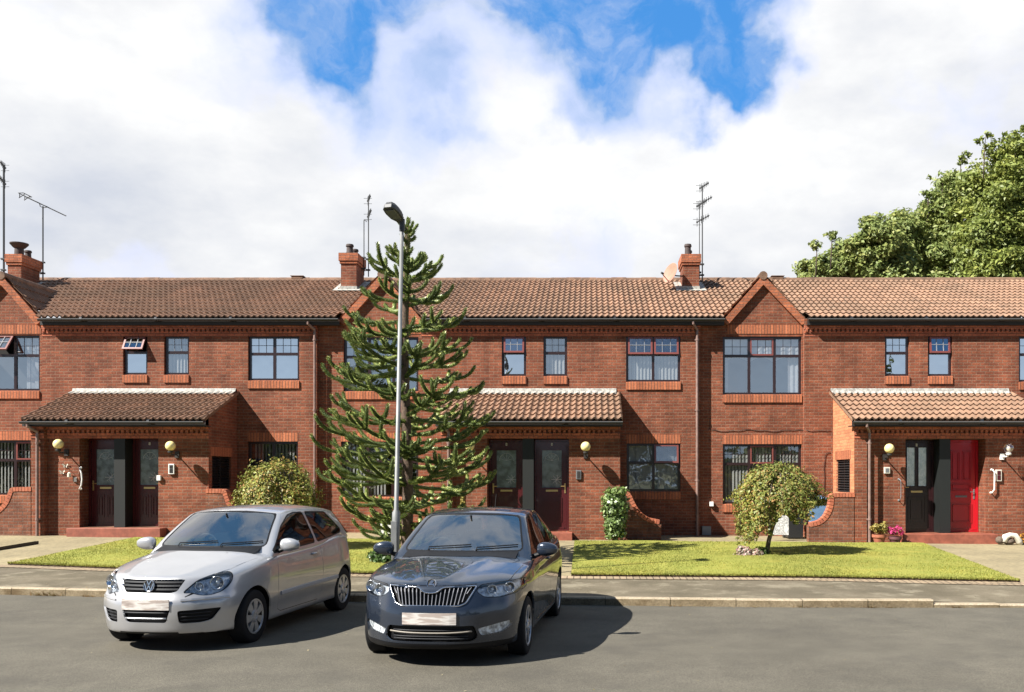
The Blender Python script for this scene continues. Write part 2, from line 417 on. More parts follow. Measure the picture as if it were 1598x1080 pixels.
def strip(name, ya, yb, zf, m, n=1, xs=XS, kind='structure', skirt=0, parent=None, mats=None):
    mb = MB(); cols = []
    for x in xs:
        a, b = ya(x), yb(x)
        cols.append([(x, a+(b-a)*j/n, zf(x, a+(b-a)*j/n)) for j in range(n+1)])
    for i in range(len(xs)-1):
        for j in range(n): mb.quad(cols[i][j], cols[i+1][j], cols[i+1][j+1], cols[i][j+1])
    if skirt:
        mb.cur = 1 if mats else 0
        for i in range(len(xs)-1):
            a, b = Vector(cols[i][0]), Vector(cols[i+1][0]); d = Vector((0, 0, -skirt)); mb.quad(a+d, b+d, b, a)
            a, b = Vector(cols[i][-1]), Vector(cols[i+1][-1]); mb.quad(a, b, b+d, a+d)
        for c in (cols[0], cols[-1]):
            for j in range(n):
                a, b = Vector(c[j]), Vector(c[j+1]); mb.quad(a, b, b+d, a+d)
    o = mb.build(name, mats or m, parent, smooth=False)
    if kind: o['kind'] = kind
    return o
mb = MB(); mb.quad((-900, -700, -.05), (900, -700, -.05), (900, 1200, -.05), (-900, 1200, -.05)); mb.build('ground', M['land'])['kind'] = 'structure'
strip('road', lambda x: -14.0, lambda x: Dk(x)+.05, lambda x, y: 0.0+.012*min(1, max(0, (Dk(x)-y)))*1.0, M['asphalt'], 6)
strip('footway', lambda x: Dk(x)+.12, Dl, lambda x, y: gz(x, y)-.004, M['footway'], 3)
def kerb():
    mb = MB(); x = -40.0; k = 0
    while x < 40:
        a, b = Dk(x), Dk(x+.914)
        h2 = kh(x+.3)+rng.uniform(-.003, .003)
        w = .125; g = .004
        x0, x1 = x+g, x+.914-g
        P = [(x0, a, -.05), (x0, a, h2-.018), (x0, a+.018, h2), (x0, a+w, h2)]
        Q = [(x1, b, -.05), (x1, b, h2-.018), (x1, b+.018, h2), (x1, b+w, h2)]
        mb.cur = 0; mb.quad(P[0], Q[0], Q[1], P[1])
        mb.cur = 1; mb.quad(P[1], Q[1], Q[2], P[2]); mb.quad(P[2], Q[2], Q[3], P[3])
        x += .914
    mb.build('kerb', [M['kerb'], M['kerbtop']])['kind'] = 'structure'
kerb()
strip('paving', lambda x: Dl(x)-.001, lambda x: 25.0, gz, M['flags'], 8)
# brick edging in front of the lawns
strip('edging', lambda x: Dl(x)-.30, lambda x: Dl(x)+.01, lambda x, y: gz(x, y)+.006, M['pavers'], 1, xs=[-11.2+i*.35 for i in range(53)])
# lawns
p0 = unproj(16, 881); p1 = unproj(211, 841)
q0 = unproj(1590, 909); q1 = unproj(1440, 850)
def lawn(name, xl, xr):
    """xl, xr: functions of t (0 front, 1 back)"""
    mb = MB(); n, m = 14, 44; G = []
    for j in range(n+1):
        t = j/n; row = []
        for i in range(m+1):
            s = i/m; a, b = xl(t), xr(t); x = a+(b-a)*s
            y = Dl(x)+(FRONT-.35-Dl(x))*t
            row.append((x, y, gz(x, y)+.045+.008*math.sin(x*2.1+y)*math.sin(y*1.7)))
        G.append(row)
    for j in range(n):
        for i in range(m): mb.quad(G[j][i], G[j][i+1], G[j+1][i+1], G[j+1][i])
    mb.cur = 1; d = Vector((0, 0, -.06))
    ring = G[0]+[G[j][m] for j in range(1, n+1)]+G[n][::-1][1:]+[G[j][0] for j in range(n-1, -1, -1)]
    for a, b in zip(ring[:-1], ring[1:]): a, b = Vector(a), Vector(b); mb.quad(a+d, b+d, b, a)
    o = mb.build(name, [M['lawn'], M['soil']]); o['kind'] = 'structure'; return G
LAWNS = [(lambda t: p0[0]+(p1[0]-p0[0])*t, lambda t: -1.65), (lambda t: -.32-.04*t, lambda t: q0[0]+(q1[0]-q0[0])*t)]
for a, b in LAWNS: lawn('lawn', a, b)
# blades of grass
def blades():
    V = []; Fc = []
    def add(x, y, z, h, w):
        a = rng.uniform(0, 6.28); dx, dy = math.cos(a)*w, math.sin(a)*w
        lx, ly = rng.normal(0, h*.45, 2); b = len(V)
        V.extend([(x-dx, y-dy, z), (x+dx, y+dy, z), (x+lx, y+ly, z+h)]); Fc.append((b, b+1, b+2))
    for k, (a, b) in enumerate(LAWNS):
        for _ in range(42000):
            t = rng.uniform(0, 1)**1.25; x = a(t)+(b(t)-a(t))*rng.uniform(0, 1); y = Dl(x)+(FRONT-.35-Dl(x))*t
            add(x, y, gz(x, y)+.042, rng.uniform(.012, .03), .006)
        for _ in range(5000):   # ragged front edge
            x = a(0)+(b(0)-a(0))*rng.uniform(0, 1); y = Dl(x)+rng.normal(0, .012)
            add(x, y, gz(x, y+.05)+.035, rng.uniform(.015, .045), .008)
    mb = MB(); mb.v = V; mb.f = Fc; mb.m = [0]*len(Fc)
    mb.build('grass', leafmat('grass_blades', [(.17, .20, .035), (.235, .245, .05), (.31, .28, .07), (.19, .215, .04)], .7, .3))['kind'] = 'stuff'
blades()
# weeds along the kerb foot
def weeds():
    V = []; Fc = []
    for cx, n, s in [(-8.3, 60, .10), (-7.6, 25, .05), (-9.9, 14, .04), (2.95, 10, .05), (4.2, 22, .03), (1.2, 14, .03), (3.9, 30, .03), (2.3, 12, .025), (5.1, 30, .03)]:
        for _ in range(n):
            x = cx+rng.normal(0, s*1.6); y = Dk(x)-.01-abs(rng.normal(0, .02)); h = rng.uniform(.3, 1)*s
            a = rng.uniform(0, 6.28); b = len(V); lx, ly = rng.normal(0, s*.7), -abs(rng.normal(0, s*.4))
            V.extend([(x-.006, y, 0.0), (x+.006, y, 0.0), (x+lx, y+ly, h)]); Fc.append((b, b+1, b+2))
    mb = MB(); mb.v = V; mb.f = Fc; mb.m = [0]*len(Fc)
    mb.build('weeds', leafmat('dry_weeds', [(.16, .06, .02), (.20, .12, .04), (.10, .12, .03)], .8, .2))['kind'] = 'stuff'
weeds()

def litter():
    V = []; Fc = []
    for _ in range(420):
        x = rng.uniform(-12, 9); q = rng.uniform()
        y = Dk(x)-abs(rng.normal(0, .10))-.01 if q < .45 else Dk(x)+.13+rng.uniform(0, 1)**2*1.6 if q < .75 else rng.uniform(5.5, 12)
        z = gz(x, y)+.006 if y > Dk(x) else .016; s = rng.uniform(.007, .018); a = rng.uniform(0, 6.28); k = len(V)
        for j in range(4): V.append((x+s*(1 if j % 2 == 0 else .55)*math.cos(a+j*1.57), y+s*(1 if j % 2 == 0 else .55)*math.sin(a+j*1.57), z+rng.uniform(0, .010)))
        Fc.append((k, k+1, k+2, k+3))
    mb = MB(); mb.v = V; mb.f = Fc; mb.m = [0]*len(Fc)
    mb.build('leaf_litter', leafmat('dry_litter', [(.22, .16, .08), (.12, .08, .04), (.30, .26, .18), (.16, .13, .04)], .9, 0))['kind'] = 'stuff'
litter()
# a line of woodland behind the viewer, seen only in the window panes and the cars
def woodland():
    n = 26000; x = rng.uniform(-60, 60, n); top = 5.2+1.3*np.sin(x*.31)+.9*np.sin(x*.83+1)+6.5*np.exp(-((x+21)/4)**2)+7.5*np.exp(-((x-25)/3.5)**2)+4*np.exp(-((x-4)/2.5)**2)
    z = top*rng.uniform(0, 1, n)**.7; y = -38+rng.normal(0, 1.5, n); V = []; Fc = []
    for i in range(n):
        u = rng.normal(0, .32, (4, 3)); k = len(V); V.extend([(x[i]+u[0][0], y[i]+u[0][1], z[i]+u[0][2]), (x[i]+u[1][0], y[i]+u[1][1], z[i]+u[1][2]), (x[i]+u[2][0], y[i]+u[2][1], z[i]+u[2][2])]); Fc.append((k, k+1, k+2))
    mb = MB(); mb.v = V; mb.f = Fc; mb.m = [0]*n
    mb.build('woodland', leafmat('woodland_leaves', [(.05, .07, .02), (.10, .12, .03), (.07, .09, .03)], .8, .2))['kind'] = 'stuff'
woodland()

# ================================================================ THE TERRACE
DW, DB, DP, DR = 23.50, 23.63, 21.62, 21.75     # main wall, recessed bay, porch pier front, porch wall
EY, EZ = 23.32, Z(495, 23.32)                   # eave edge
RY = EY+4.2; RZ = Z(437, RY)                    # ridge
SL = (RZ-EZ)/(RY-EY)
BACK = RY+4.2
def zroof(y): return EZ+(y-EY)*SL

def panel(mb, x0, x1, z0, z1, D, holes=(), rev=.11, ztop=None):
    """brick face in the plane y=D with rectangular holes (x0,x1,z0,z1) and reveals"""
    xs = sorted({x0, x1, *[min(max(h[i], x0), x1) for h in holes for i in (0, 1)]})
    zs = sorted({z0, z1, *[min(max(h[i], z0), z1) for h in holes for i in (2, 3)]})
    for a, b in zip(xs[:-1], xs[1:]):
        for c, d in zip(zs[:-1], zs[1:]):
            mx, mz = (a+b)/2, (c+d)/2
            if any(h[0] < mx < h[1] and h[2] < mz < h[3] for h in holes): continue
            mb.quad((a, D, c), (b, D, c), (b, D, d), (a, D, d))
    for h in holes:
        a, b, c, d = h[:4]; e = D+(h[4] if len(h) > 4 else rev)
        mb.quad((a, D, c), (a, D, d), (a, e, d), (a, e, c)); mb.quad((b, D, c), (b, e, c), (b, e, d), (b, D, d))
        mb.quad((a, D, d), (b, D, d), (b, e, d), (a, e, d)); mb.quad((a, D, c), (a, e, c), (b, e, c), (b, D, c))

def tiles(mb, O, U, V, w, l, rows, pitch=.15, keep=None, seg=8, amp=.027, lip=.034, phase=0):
    """corrugated courses: O origin at the eave, U along the eave, V up the slope"""
    O, U, V = Vector(O), Vector(U).normalized(), Vector(V).normalized(); N = U.cross(V).normalized()
    if N.z < 0: N = -N
    n = int(w/pitch*seg); g = l/rows
    us = [w*i/n for i in range(n+1)]
    def h(u):
        c = math.cos(2*math.pi*(u+phase)/pitch)
        return amp*(c if c > 0 else c*.55)
    for k in range(rows):
        A = []; B = []; C = []
        jog = rng.normal(0, .003)
        for i, u in enumerate(us):
            A.append(O+U*u+V*(k*g+jog)+N*(h(u)+lip)); B.append(O+U*u+V*((k+1)*g+.01)+N*(h(u)))
            C.append(O+U*u+V*(k*g+jog+.004)+N*(h(u)-.006))
        for i in range(n):
            mid = (A[i]+B[i+1])/2
            if keep and not keep(mid): continue
            mb.quad(A[i], A[i+1], B[i+1], B[i]); mb.quad(C[i], C[i+1], A[i+1], A[i])

def window(par, p0, p1, q0, q1, D, cols=(1,), split=.36, opens=None, blind=None, red=(), sill=True, lintel=False, dx=None, grid=True, plants=False):
    G_ = (M['glass_mid'] if blind else M['glass']) if q0 < 600 else M['glass_low']
    x0, x1, z0, z1 = X(p0, D), X(p1, D), Z(q1, D), Z(q0, D)
    opens = opens or {}
    fw = .062; ya, yb = D+.065, D+.125
    mb = MB(); mb.box(x0, x1, ya, yb, z0, z0+fw); mb.box(x0, x1, ya, yb, z1-fw, z1)
    mb.box(x0, x0+fw, ya, yb, z0+fw, z1-fw); mb.box(x1-fw, x1, ya, yb, z0+fw, z1-fw)
    tot = sum(cols); xs = [x0+fw/2]; W_ = (x1-x0-fw)
    for c in cols: xs.append(xs[-1]+W_*c/tot)
    zt = z1-(z1-z0)*split
    for x in xs[1:-1]: mb.box(x-.035, x+.035, ya+.003, yb-.003, z0+fw, z1-fw)
    for i in range(len(cols)):
        a = xs[i]+(fw/2 if i == 0 else .035); b = xs[i+1]-(fw/2 if i == len(cols)-1 else .035)
        mb.box(a, b, ya+.003, yb-.003, zt-.035, zt+.035)
    w = mb.build('window', M['frame'], par)
    pn = MB(); br = MB(); cs = None
    for i in range(len(cols)):
        a, b = xs[i]+.02, xs[i+1]-.02
        pn.quad((a, D+.095, z0+fw*.5), (b, D+.095, z0+fw*.5), (b, D+.095, zt-.01), (a, D+.095, zt-.01))
        c, d = zt+.01, z1-fw*.5
        if i in opens:
            ang = R(opens[i]); piv = Matrix.Translation((0, ya-.004, d+.01)) @ Matrix.Rotation(-ang, 4, 'X') @ Matrix.Translation((0, -ya+.004, -d-.01))
            cm = MB(); cw = .045; m4 = piv
            y2, y3 = ya-.045, ya-.005
            cm.box(a, b, y2, y3, c-.02, c+cw-.02, m4); cm.box(a, b, y2, y3, d-cw, d, m4)
            cm.box(a, a+cw, y2, y3, c+cw-.02, d-cw, m4); cm.box(b-cw, b, y2, y3, c+cw-.02, d-cw, m4)
            cm.build('casement', M['redframe'], w)
            pg = MB(); pg.box(a+.03, b-.03, (y2+y3)/2-.003, (y2+y3)/2+.003, c, d-.02, m4); pg.build('pane', G_, w)
            if grid:
                bb = MB()
                for f in (1/3, 2/3): bb.box(a+(b-a)*f-.006, a+(b-a)*f+.006, y2-.001, y2+.012, c+cw-.02, d-cw, m4)
                bb.box(a+cw, b-cw, y2-.002, y2+.011, (c+d)/2-.006, (c+d)/2+.006, m4); bb.build('glazing_bar', M['bar'], w)
        else:
            pn.quad((a, D+.095, c), (b, D+.095, c), (b, D+.095, d), (a, D+.095, d))
            if i in red:
                rm = MB(); rm.box(a+.01, b-.01, ya-.012, ya+.004, c, c+.04); rm.box(a+.01, b-.01, ya-.012, ya+.004, d-.05, d-.01)
                rm.box(a+.01, a+.045, ya-.012, ya+.004, c+.04, d-.05); rm.box(b-.045, b-.01, ya-.012, ya+.004, c+.04, d-.05); rm.build('casement', M['redframe'], w)
            if grid:
                for f in (1/3, 2/3): br.box(a+(b-a)*f-.006, a+(b-a)*f+.006, D+.088, D+.094, c, d)
                br.box(a, b, D+.087, D+.093, (c+d)/2-.006, (c+d)/2+.006)
    pn.build('pane', G_, w)
    if br.v: br.build('glazing_bar', M['bar'] if grid == 2 else M['frame'], w)
    if sill:
        s = MB(); sh = .20; y1_ = D+.065
        for zz, mm in ((z0, 0),):
            s.mesh([(x0-.002, D-.035, z0-.012), (x1+.002, D-.035, z0-.012), (x1+.002, y1_, z0+.012), (x0-.002, y1_, z0+.012),
                    (x0-.002, D-.035, z0-sh), (x1+.002, D-.035, z0-sh), (x1+.002, y1_, z0-sh), (x0-.002, y1_, z0-sh)],
                   [(0, 1, 2, 3), (4, 7, 6, 5), (0, 4, 5, 1), (0, 3, 7, 4), (1, 5, 6, 2)])
        s.build('sill', M['soldier'], w)
    if lintel:
        s = MB(); s.box(x0-.002, x1+.002, D-.006, D+.06, z1, z1+.225); s.build('lintel', M['soldier'], w)
    if blind:
        kind, f0, f1 = blind
        bm_ = MB(); a, b = x0+fw+(x1-x0)*f0, x0-fw+(x1-x0)*f1; n = max(3, int((b-a)/.085))
        for i in range(n):
            xx = a+(b-a)*(i+.5)/n; hw = .036 if kind == 'blind' else .045; an = R(-28) if kind == 'blind' else R(10*math.sin(i*1.3))
            ca, sa = math.cos(an)*hw, math.sin(an)*hw; yy = D+.150+(0 if kind == 'blind' else .012*math.sin(i*2.1))
            bm_.quad((xx-ca, yy-sa, z0+.02), (xx+ca, yy+sa, z0+.02), (xx+ca, yy+sa, z1-.03), (xx-ca, yy-sa, z1-.03))
        if kind == 'swag':
            bm_ = MB(); xa, xb = x0+fw, x1-fw; zt_, yy = z1-.03, D+.145
            for (u0, u1, q0_, q1_) in [(xa+(xb-xa)*i/24, xa+(xb-xa)*(i+1)/24, i/24, (i+1)/24) for i in range(24)]:
                f = lambda q: zt_-.62-.12*abs(math.sin(q*math.pi*3))*-1
                w0, w1 = .02*math.sin(q0_*60), .02*math.sin(q1_*60)
                bm_.quad((u0, yy+w0, f(q0_)), (u1, yy+w1, f(q1_)), (u1, yy+w1, zt_), (u0, yy+w0, zt_))
            for (a_, b_) in ((xa, xa+.10), (xb-.26, xb)):
                for i in range(4): e0 = a_+(b_-a_)*i/4; e1 = a_+(b_-a_)*(i+1)/4; bm_.quad((e0, yy+.02+.02*(i % 2), z0), (e1, yy+.02+.02*((i+1) % 2), z0), (e1, yy+.02+.02*((i+1) % 2), zt_), (e0, yy+.02+.02*(i % 2), zt_))
        bm_.build('blind' if kind == 'blind' else 'curtain', M['blind' if kind == 'blind' else 'net'], w)
    # room behind
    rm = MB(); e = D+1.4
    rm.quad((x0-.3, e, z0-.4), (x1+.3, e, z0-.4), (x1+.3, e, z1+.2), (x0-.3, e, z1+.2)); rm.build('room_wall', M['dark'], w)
    return w

def cornice(mb, x0, x1, zt, D, left_end=0):
    """stepped brick courses with a row of dentils; zt top"""
    mb.box(x0, x1, D-.055, D+.0, zt-.075, zt)
    mb.box(x0, x1, D-.03, D+.0, zt-.150-.045, zt-.150+.0)
    n = int((x1-x0)/.117)
    for i in range(n):
        a = x0+i*.117+.02; mb.box(a, a+.062, D-.055, D+.0, zt-.150, zt-.075)
    mb.box(x0, x1, D-.012, D+.0, zt-.27, zt-.195)

def gutter(par, x0, x1, y, z, r=.055, name='gutter'):
    mb = MB(); n = 8; mb.cur = 0
    for k in range(n):
        a0, a1 = math.pi+math.pi*k/n, math.pi+math.pi*(k+1)/n
        p = [(x0, y+r*math.cos(a0), z+r*math.sin(a0)), (x1, y+r*math.cos(a0), z+r*math.sin(a0)), (x1, y+r*math.cos(a1), z+r*math.sin(a1)), (x0, y+r*math.cos(a1), z+r*math.sin(a1))]
        mb.quad(*p)
    for x in (x0, x1):
        mb.mesh([(x, y+r*math.cos(math.pi+math.pi*k/n), z+r*math.sin(math.pi+math.pi*k/n)) for k in range(n+1)], [tuple(range(n+1))])
    mb.cur = 1; mb.box(x0, x1, y-r-.006, y-r+.004, z-.012, z+.006)
    xx = x0+1.1
    while xx < x1-.5: mb.cur = 0; mb.tube([(xx-.03, y, z-.003), (xx+.03, y, z-.003)], r+.006, 12); xx += 1.9
    return mb.build(name, [M['gutter'], M['gutter_edge']], par, smooth=False)
def downpipe(par, x, yw, ztop, zbot, yg, zg):
    mb = MB(); y = yw-.06
    mb.tube([(x-.12, yg, zg-.03), (x-.12, yg, zg-.09), (x, y, zg-.22), (x, y, zg-.3), (x, y, zbot)], .034, 10)
    z = zg-.5
    while z > zbot: mb.tube([(x, y, z), (x, y, z+.05)], .043, 10); mb.box(x-.06, x+.06, y+.02, y+.057, z+.01, z+.04); z -= 1.8
    return mb.build('downpipe', M['pipe'], par, smooth=False)

def door(par, x0, x1, z0, z1, y, style, number=True, hinge_left=True):
    """door leaf with frame in the plane y, front towards -y"""
    mt = {'maroon': M['door_maroon'], 'dark': M['door_maroon'], 'slits': M['door_black'], 'red': M['door_red']}[style]
    f = MB(); fw = .05
    f.box(x0, x0+fw, y-.03, y+.05, z0, z1); f.box(x1-fw, x1, y-.03, y+.05, z0, z1); f.box(x0+fw, x1-fw, y-.03, y+.05, z1-fw, z1)
    f.box(x0, x1, y-.05, y+.05, z0-.03, z0+.02)
    a, b = x0+fw+.004, x1-fw-.004; c, d = z0+.025, z1-fw-.004
    w = b-a; h = d-c
    def hole(u0, u1, v0, v1): return (a+w*u0, a+w*u1, c+h*v0, c+h*v1)
    if style in ('maroon', 'dark'): hs = [hole(.17, .83, .47, .90)]
    elif style == 'slits': hs = [hole(.16, .44, .50, .94), hole(.56, .84, .50, .94)]
    else: hs = []
    lf = MB(); panel(lf, a, b, c, d, y, [(*q, .035) for q in hs], .035)
    lf.quad((a, y, c), (a, y+.04, c), (a, y+.04, d), (a, y, d)); lf.quad((b, y, c), (b, y, d), (b, y+.04, d), (b, y+.04, c))
    def mould(q, t=.022, p=.016):
        x_0, x_1, z_0, z_1 = q
        lf.box(x_0, x_1, y-p, y+.001, z_0, z_0+t); lf.box(x_0, x_1, y-p, y+.001, z_1-t, z_1)
        lf.box(x_0, x_0+t, y-p, y+.001, z_0+t, z_1-t); lf.box(x_1-t, x_1, y-p, y+.001, z_0+t, z_1-t)
    for q in hs: mould((q[0]-.02, q[1]+.02, q[2]-.02, q[3]+.02))
    if style in ('maroon', 'dark'):
        for u in ((.17, .45), (.55, .83)):
            q = hole(u[0], u[1], .08, .36); mould(q, .016); mould((q[0]+.05, q[1]-.05, q[2]+.06, q[3]-.06), .014, .024)
        lf.box(a+w*.08, a+w*.92, y-.03, y+.001, c+.0, c+.035)
    if style == 'slits':
        q = hole(.2, .8, .08, .38); mould(q, .02); mould((q[0]+.06, q[1]-.06, q[2]+.08, q[3]-.08), .02, .02)
        lf.box(a+.02, b-.02, y-.035, y+.001, c, c+.03)
    if style == 'red':
        for q in (hole(.14, .46, .56, .90), hole(.54, .86, .56, .90), hole(.14, .86, .44, .53), hole(.14, .86, .08, .30)):
            mould(q, .016); mould((q[0]+.04, q[1]-.04, q[2]+.03, q[3]-.03), .012, .026)
        lf.box(a, b, y-.035, y+.001, c, c+.03)
    dr = lf.build('door', mt, par); f.build('door_frame', mt, dr)
    if hs:
        g = MB()
        for q in hs: g.box(q[0], q[1], y+.012, y+.02, q[2], q[3])
        g.build('door_glass', M['frost2'] if style == 'slits' else M['frost'], dr)
        l = MB()
        for q in hs:
            xm, zm, gw, gh = (q[0]+q[1])/2, (q[2]+q[3])/2, (q[1]-q[0]), (q[3]-q[2])
            if style == 'slits':
                for s in (-1, 1): l.tube([(xm+s*gw*.3*math.sin(k*.9), y+.009, q[2]+gh*k/12) for k in range(13)], .004, 4)
            else:
                l.tube([(xm+gw*.36*math.cos(t), y+.009, q[3]-gh*.28+gh*.2*math.sin(t)) for t in [math.pi*k/10 for k in range(11)]], .004, 4)
                for k in range(5):
                    t = math.pi*(k+.5)/5; l.tube([(xm, y+.009, q[3]-gh*.28), (xm+gw*.34*math.cos(t), y+.009, q[3]-gh*.28+gh*.19*math.sin(t))], .003, 4)
                cx, cz = q[1]-gw*.25, q[2]+gh*.22
                for dx_, dz_ in ((.13, 0), (-.13, 0), (0, .11), (0, -.11)): l.tube([(cx, y+.008, cz), (cx+dx_*.5+dz_*.25, y+.008, cz+dz_*.5), (cx+dx_, y+.008, cz+dz_)], .006, 4)
                l.tube([(cx-.09, y+.008, cz+.09), (cx+.09, y+.008, cz-.09)], .004, 4); l.tube([(cx-.09, y+.008, cz-.09), (cx+.09, y+.008, cz+.09)], .004, 4)
        l.build('leading', M['leading'], dr)
    lb = MB(); zl = c+h*(.425 if style != 'red' else .37); lb.box(a+w*.3, a+w*.7, y-.012, y, zl, zl+.045); lb.box(a+w*.33, a+w*.67, y-.017, y-.012, zl+.008, zl+.03)
    lb.build('letterbox', M['brass'] if style != 'red' else M['galv'], dr)
    hd = MB(); hx = a+w*(.06 if hinge_left else .94); s = 1 if hinge_left else -1
    hd.box(hx-.016, hx+.016, y-.012, y, zl-.04, zl+.2); hd.tube([(hx, y-.012, zl+.13), (hx, y-.05, zl+.13), (hx+s*.1, y-.05, zl+.13)], .009, 8)
    hd.build('handle', M['brass'] if style != 'red' else M['galv'], dr)
    if number:
        n = MB(); xm = (a+b)/2; n.box(xm-.018, xm-.006, y-.008, y, d-.10, d-.035); n.box(xm-.006, xm+.018, y-.008, y, d-.10, d-.09); n.box(xm-.006, xm+.018, y-.008, y, d-.045, d-.035); n.box(xm+.008, xm+.018, y-.008, y, d-.09, d-.045); n.build('door_number', M['white'], dr)
    return dr

def house(px0, px1, bay, gab, label, wins, porch, chim, pipe_px):
    h = empty('terraced_house', (0, 0, 0), 0, label, 'house', 'houses of the brick terrace')
    P = h
    x0, x1 = X(px0, DW), X(px1, DW); b0, b1 = X(bay[0], DW), X(bay[1], DW)
    zt = Z(497, DW); zbse = -.05
    holes = {DW: [], DB: []}
    for w in wins:
        D = w.get('D', DW); w['D'] = D
        holes[D].append((X(w['p'][0], D), X(w['p'][1], D), Z(w['q'][1], D), Z(w['q'][0], D)))
    mb = MB()
    for a, b, D in ((x0, b0, DW), (b0, b1, DB), (b1, x1, DW)):
        if b-a < .02: continue
        hs = [q for q in holes[D] if a < (q[0]+q[1])/2 < b]
        panel(mb, a, b, zbse, zt, D, hs)
    for x in (b0, b1): mb.quad((x, DW, zbse), (x, DB, zbse), (x, DB, zt), (x, DW, zt))
    for x in (x0+.002, x1-.002): mb.quad((x, DW+.01, zbse), (x, BACK, zbse), (x, BACK, EZ-.05), (x, DW+.01, EZ-.05))
    mb.quad((x0, BACK-.2, zbse), (x1, BACK-.2, zbse), (x1, BACK-.2, EZ-.02), (x0, BACK-.2, EZ-.02))
    mb.build('wall', M['brick'], P)
    # gable over the bay
    gx, gy, gl, gr = gab
    ax, az = X(gx, DB), Z(gy, DB); lx, rx = X(gl, DB), X(gr, DB); zlo = zt-.02
    gb = MB(); gb.mesh([(lx+.06, DB-.004, zlo-.12), (rx-.06, DB-.004, zlo-.12), (ax, DB-.004, az-.1)], [(0, 1, 2)])
    gb.build('gable', M['brick'], P)
    vg = MB(); t = .17
    for ex in (lx, rx):
        s = 1 if ex > ax else -1
        d = Vector((ex-ax, 0, zlo-az)); d.normalize(); n = Vector((-d.z, 0, d.x)); n = n if n.z < 0 else -n
        A = Vector((ax, DB-.10, az)); B = Vector((ex+s*.03, DB-.10, zlo-.03))
        vg.prism([A, B, B+n*t, A+Vector((0, 0, -t/max(.2, abs(n.z))))], (0, .16, 0))
    vg.build('verge', M['orange'], P)
    rd = MB(); rd.tube([(ax, DB-.115, az-.02), (ax, zroof_y(az)+.1, az-.02)], .11, 14); rd.build('ridge', M['ridge'], P)
    gt = MB(); hw = (rx-lx)/2; slope = (az-zlo)/hw
    for s in (-1, 1):
        V = Vector((-s*hw, 0, az-zlo)).normalized()
        O = Vector((ax+s*hw, DB-.06, zlo+.02)); Ud = Vector((0, 1, 0)); Nn = Ud.cross(V)
        tiles(gt, O, Ud, V, 3.0, math.hypot(hw, az-zlo), 4, keep=lambda p: p.z > zroof(p.y)-.05)
    gt.build('gable_roof', M['tile'], P)
    # soldier band over the bay
    sb = MB(); sb.box(lx+.10, rx-.03, DB-.012, DB+.05, Z(521, DB), Z(507, DB)); sb.build('brick_band', M['soldier'], P)
    # main roof
    def keep(p):
        if lx-.02 < p.x < rx+.02:
            zg = az-abs(p.x-ax)*slope
            if p.y < DB-.05 or zg > p.z-.02: return p.y > DB+.3 and zg < p.z+.0
        return True
    rt = MB(); L = math.hypot(RY-EY, RZ-EZ)
    ph = (x0*1.0) % .15
    tiles(rt, (x0, EY, EZ), (1, 0, 0), (0, RY-EY, RZ-EZ), x1-x0, L, 13, keep=keep, phase=ph)
    rt.quad((x0, RY, RZ), (x1, RY, RZ), (x1, BACK+.3, EZ-.1), (x0, BACK+.3, EZ-.1))
    roof = rt.build('roof', M['tile'], P)
    rr = MB(); xx = x0
    while xx < x1-.01:
        e = min(xx+.45, x1); zz = RZ+rng.normal(0, .004); rr.tube([(xx+.004, RY, zz-.03), (e, RY, zz-.03)], .105, 10); xx += .45
    rr.build('ridge_tiles', M['ridge'], roof)
    # fascia, cornice, gutters
    fs = MB(); co = MB()
    for a, b in ((x0, X(gl, DW)-.0), (X(gr, DW)+.03, x1)):
        if b-a < .1: continue
        fs.box(a, b, EY+.03, EY+.05, EZ-.19, EZ-.01); fs.box(a, b, EY+.05, DW+.03, EZ-.19, EZ-.17)
        gutter(P, a, b, EY-.05, EZ-.055)
    for a, b, D in ((x0, b0, DW), (b1, x1, DW)):
        if b-a > .1: cornice(co, a, b, EZ-.195, D)
    fs.build('fascia', M['soffit'], P); co.build('cornice', M['orange'] if False else M['corn'], P)
    for w in wins:
        w = dict(w); p = w.pop('p'); q = w.pop('q'); D = w.pop('D')
        window(P, p[0], p[1], q[0], q[1], D, **w)
    if pipe_px: downpipe(P, X(pipe_px, DW-.06), DW, EZ, .15, EY-.05, EZ-.08)
    # chimney
    if chim:
        c0, c1, ctop, pots = chim
        y0 = EY+2.85; y1 = y0+.88
        cx0, cx1 = X(c0, y0), X(c1, y0); ct = Z(ctop, y0)
        cm = MB(); zf = zroof(y0)
        cm.box(cx0, cx1, y0, y1, zf-.4, ct-.30); ch = cm.build('chimney', M['brick'], P)
        cc = MB(); cc.box(cx0-.03, cx1+.03, y0-.03, y1+.03, ct-.30, ct-.225); cc.box(cx0-.055, cx1+.055, y0-.055, y1+.055, ct-.225, ct-.0)
        cc.build('chimney_cap', M['orange'], ch)
        fl = MB(); fl.box(cx0-.02, cx1+.02, y0-.02, y1, zf-.1, zf+.13)
        fl.mesh([(cx0-.20, y0-.16, zroof(y0-.16)+.05), (cx1+.20, y0-.16, zroof(y0-.16)+.05), (cx1+.2, y1, zroof(y1)+.05), (cx0-.2, y1, zroof(y1)+.05)], [(0, 1, 2, 3)])
        fl.build('flashing', M['lead'], ch)
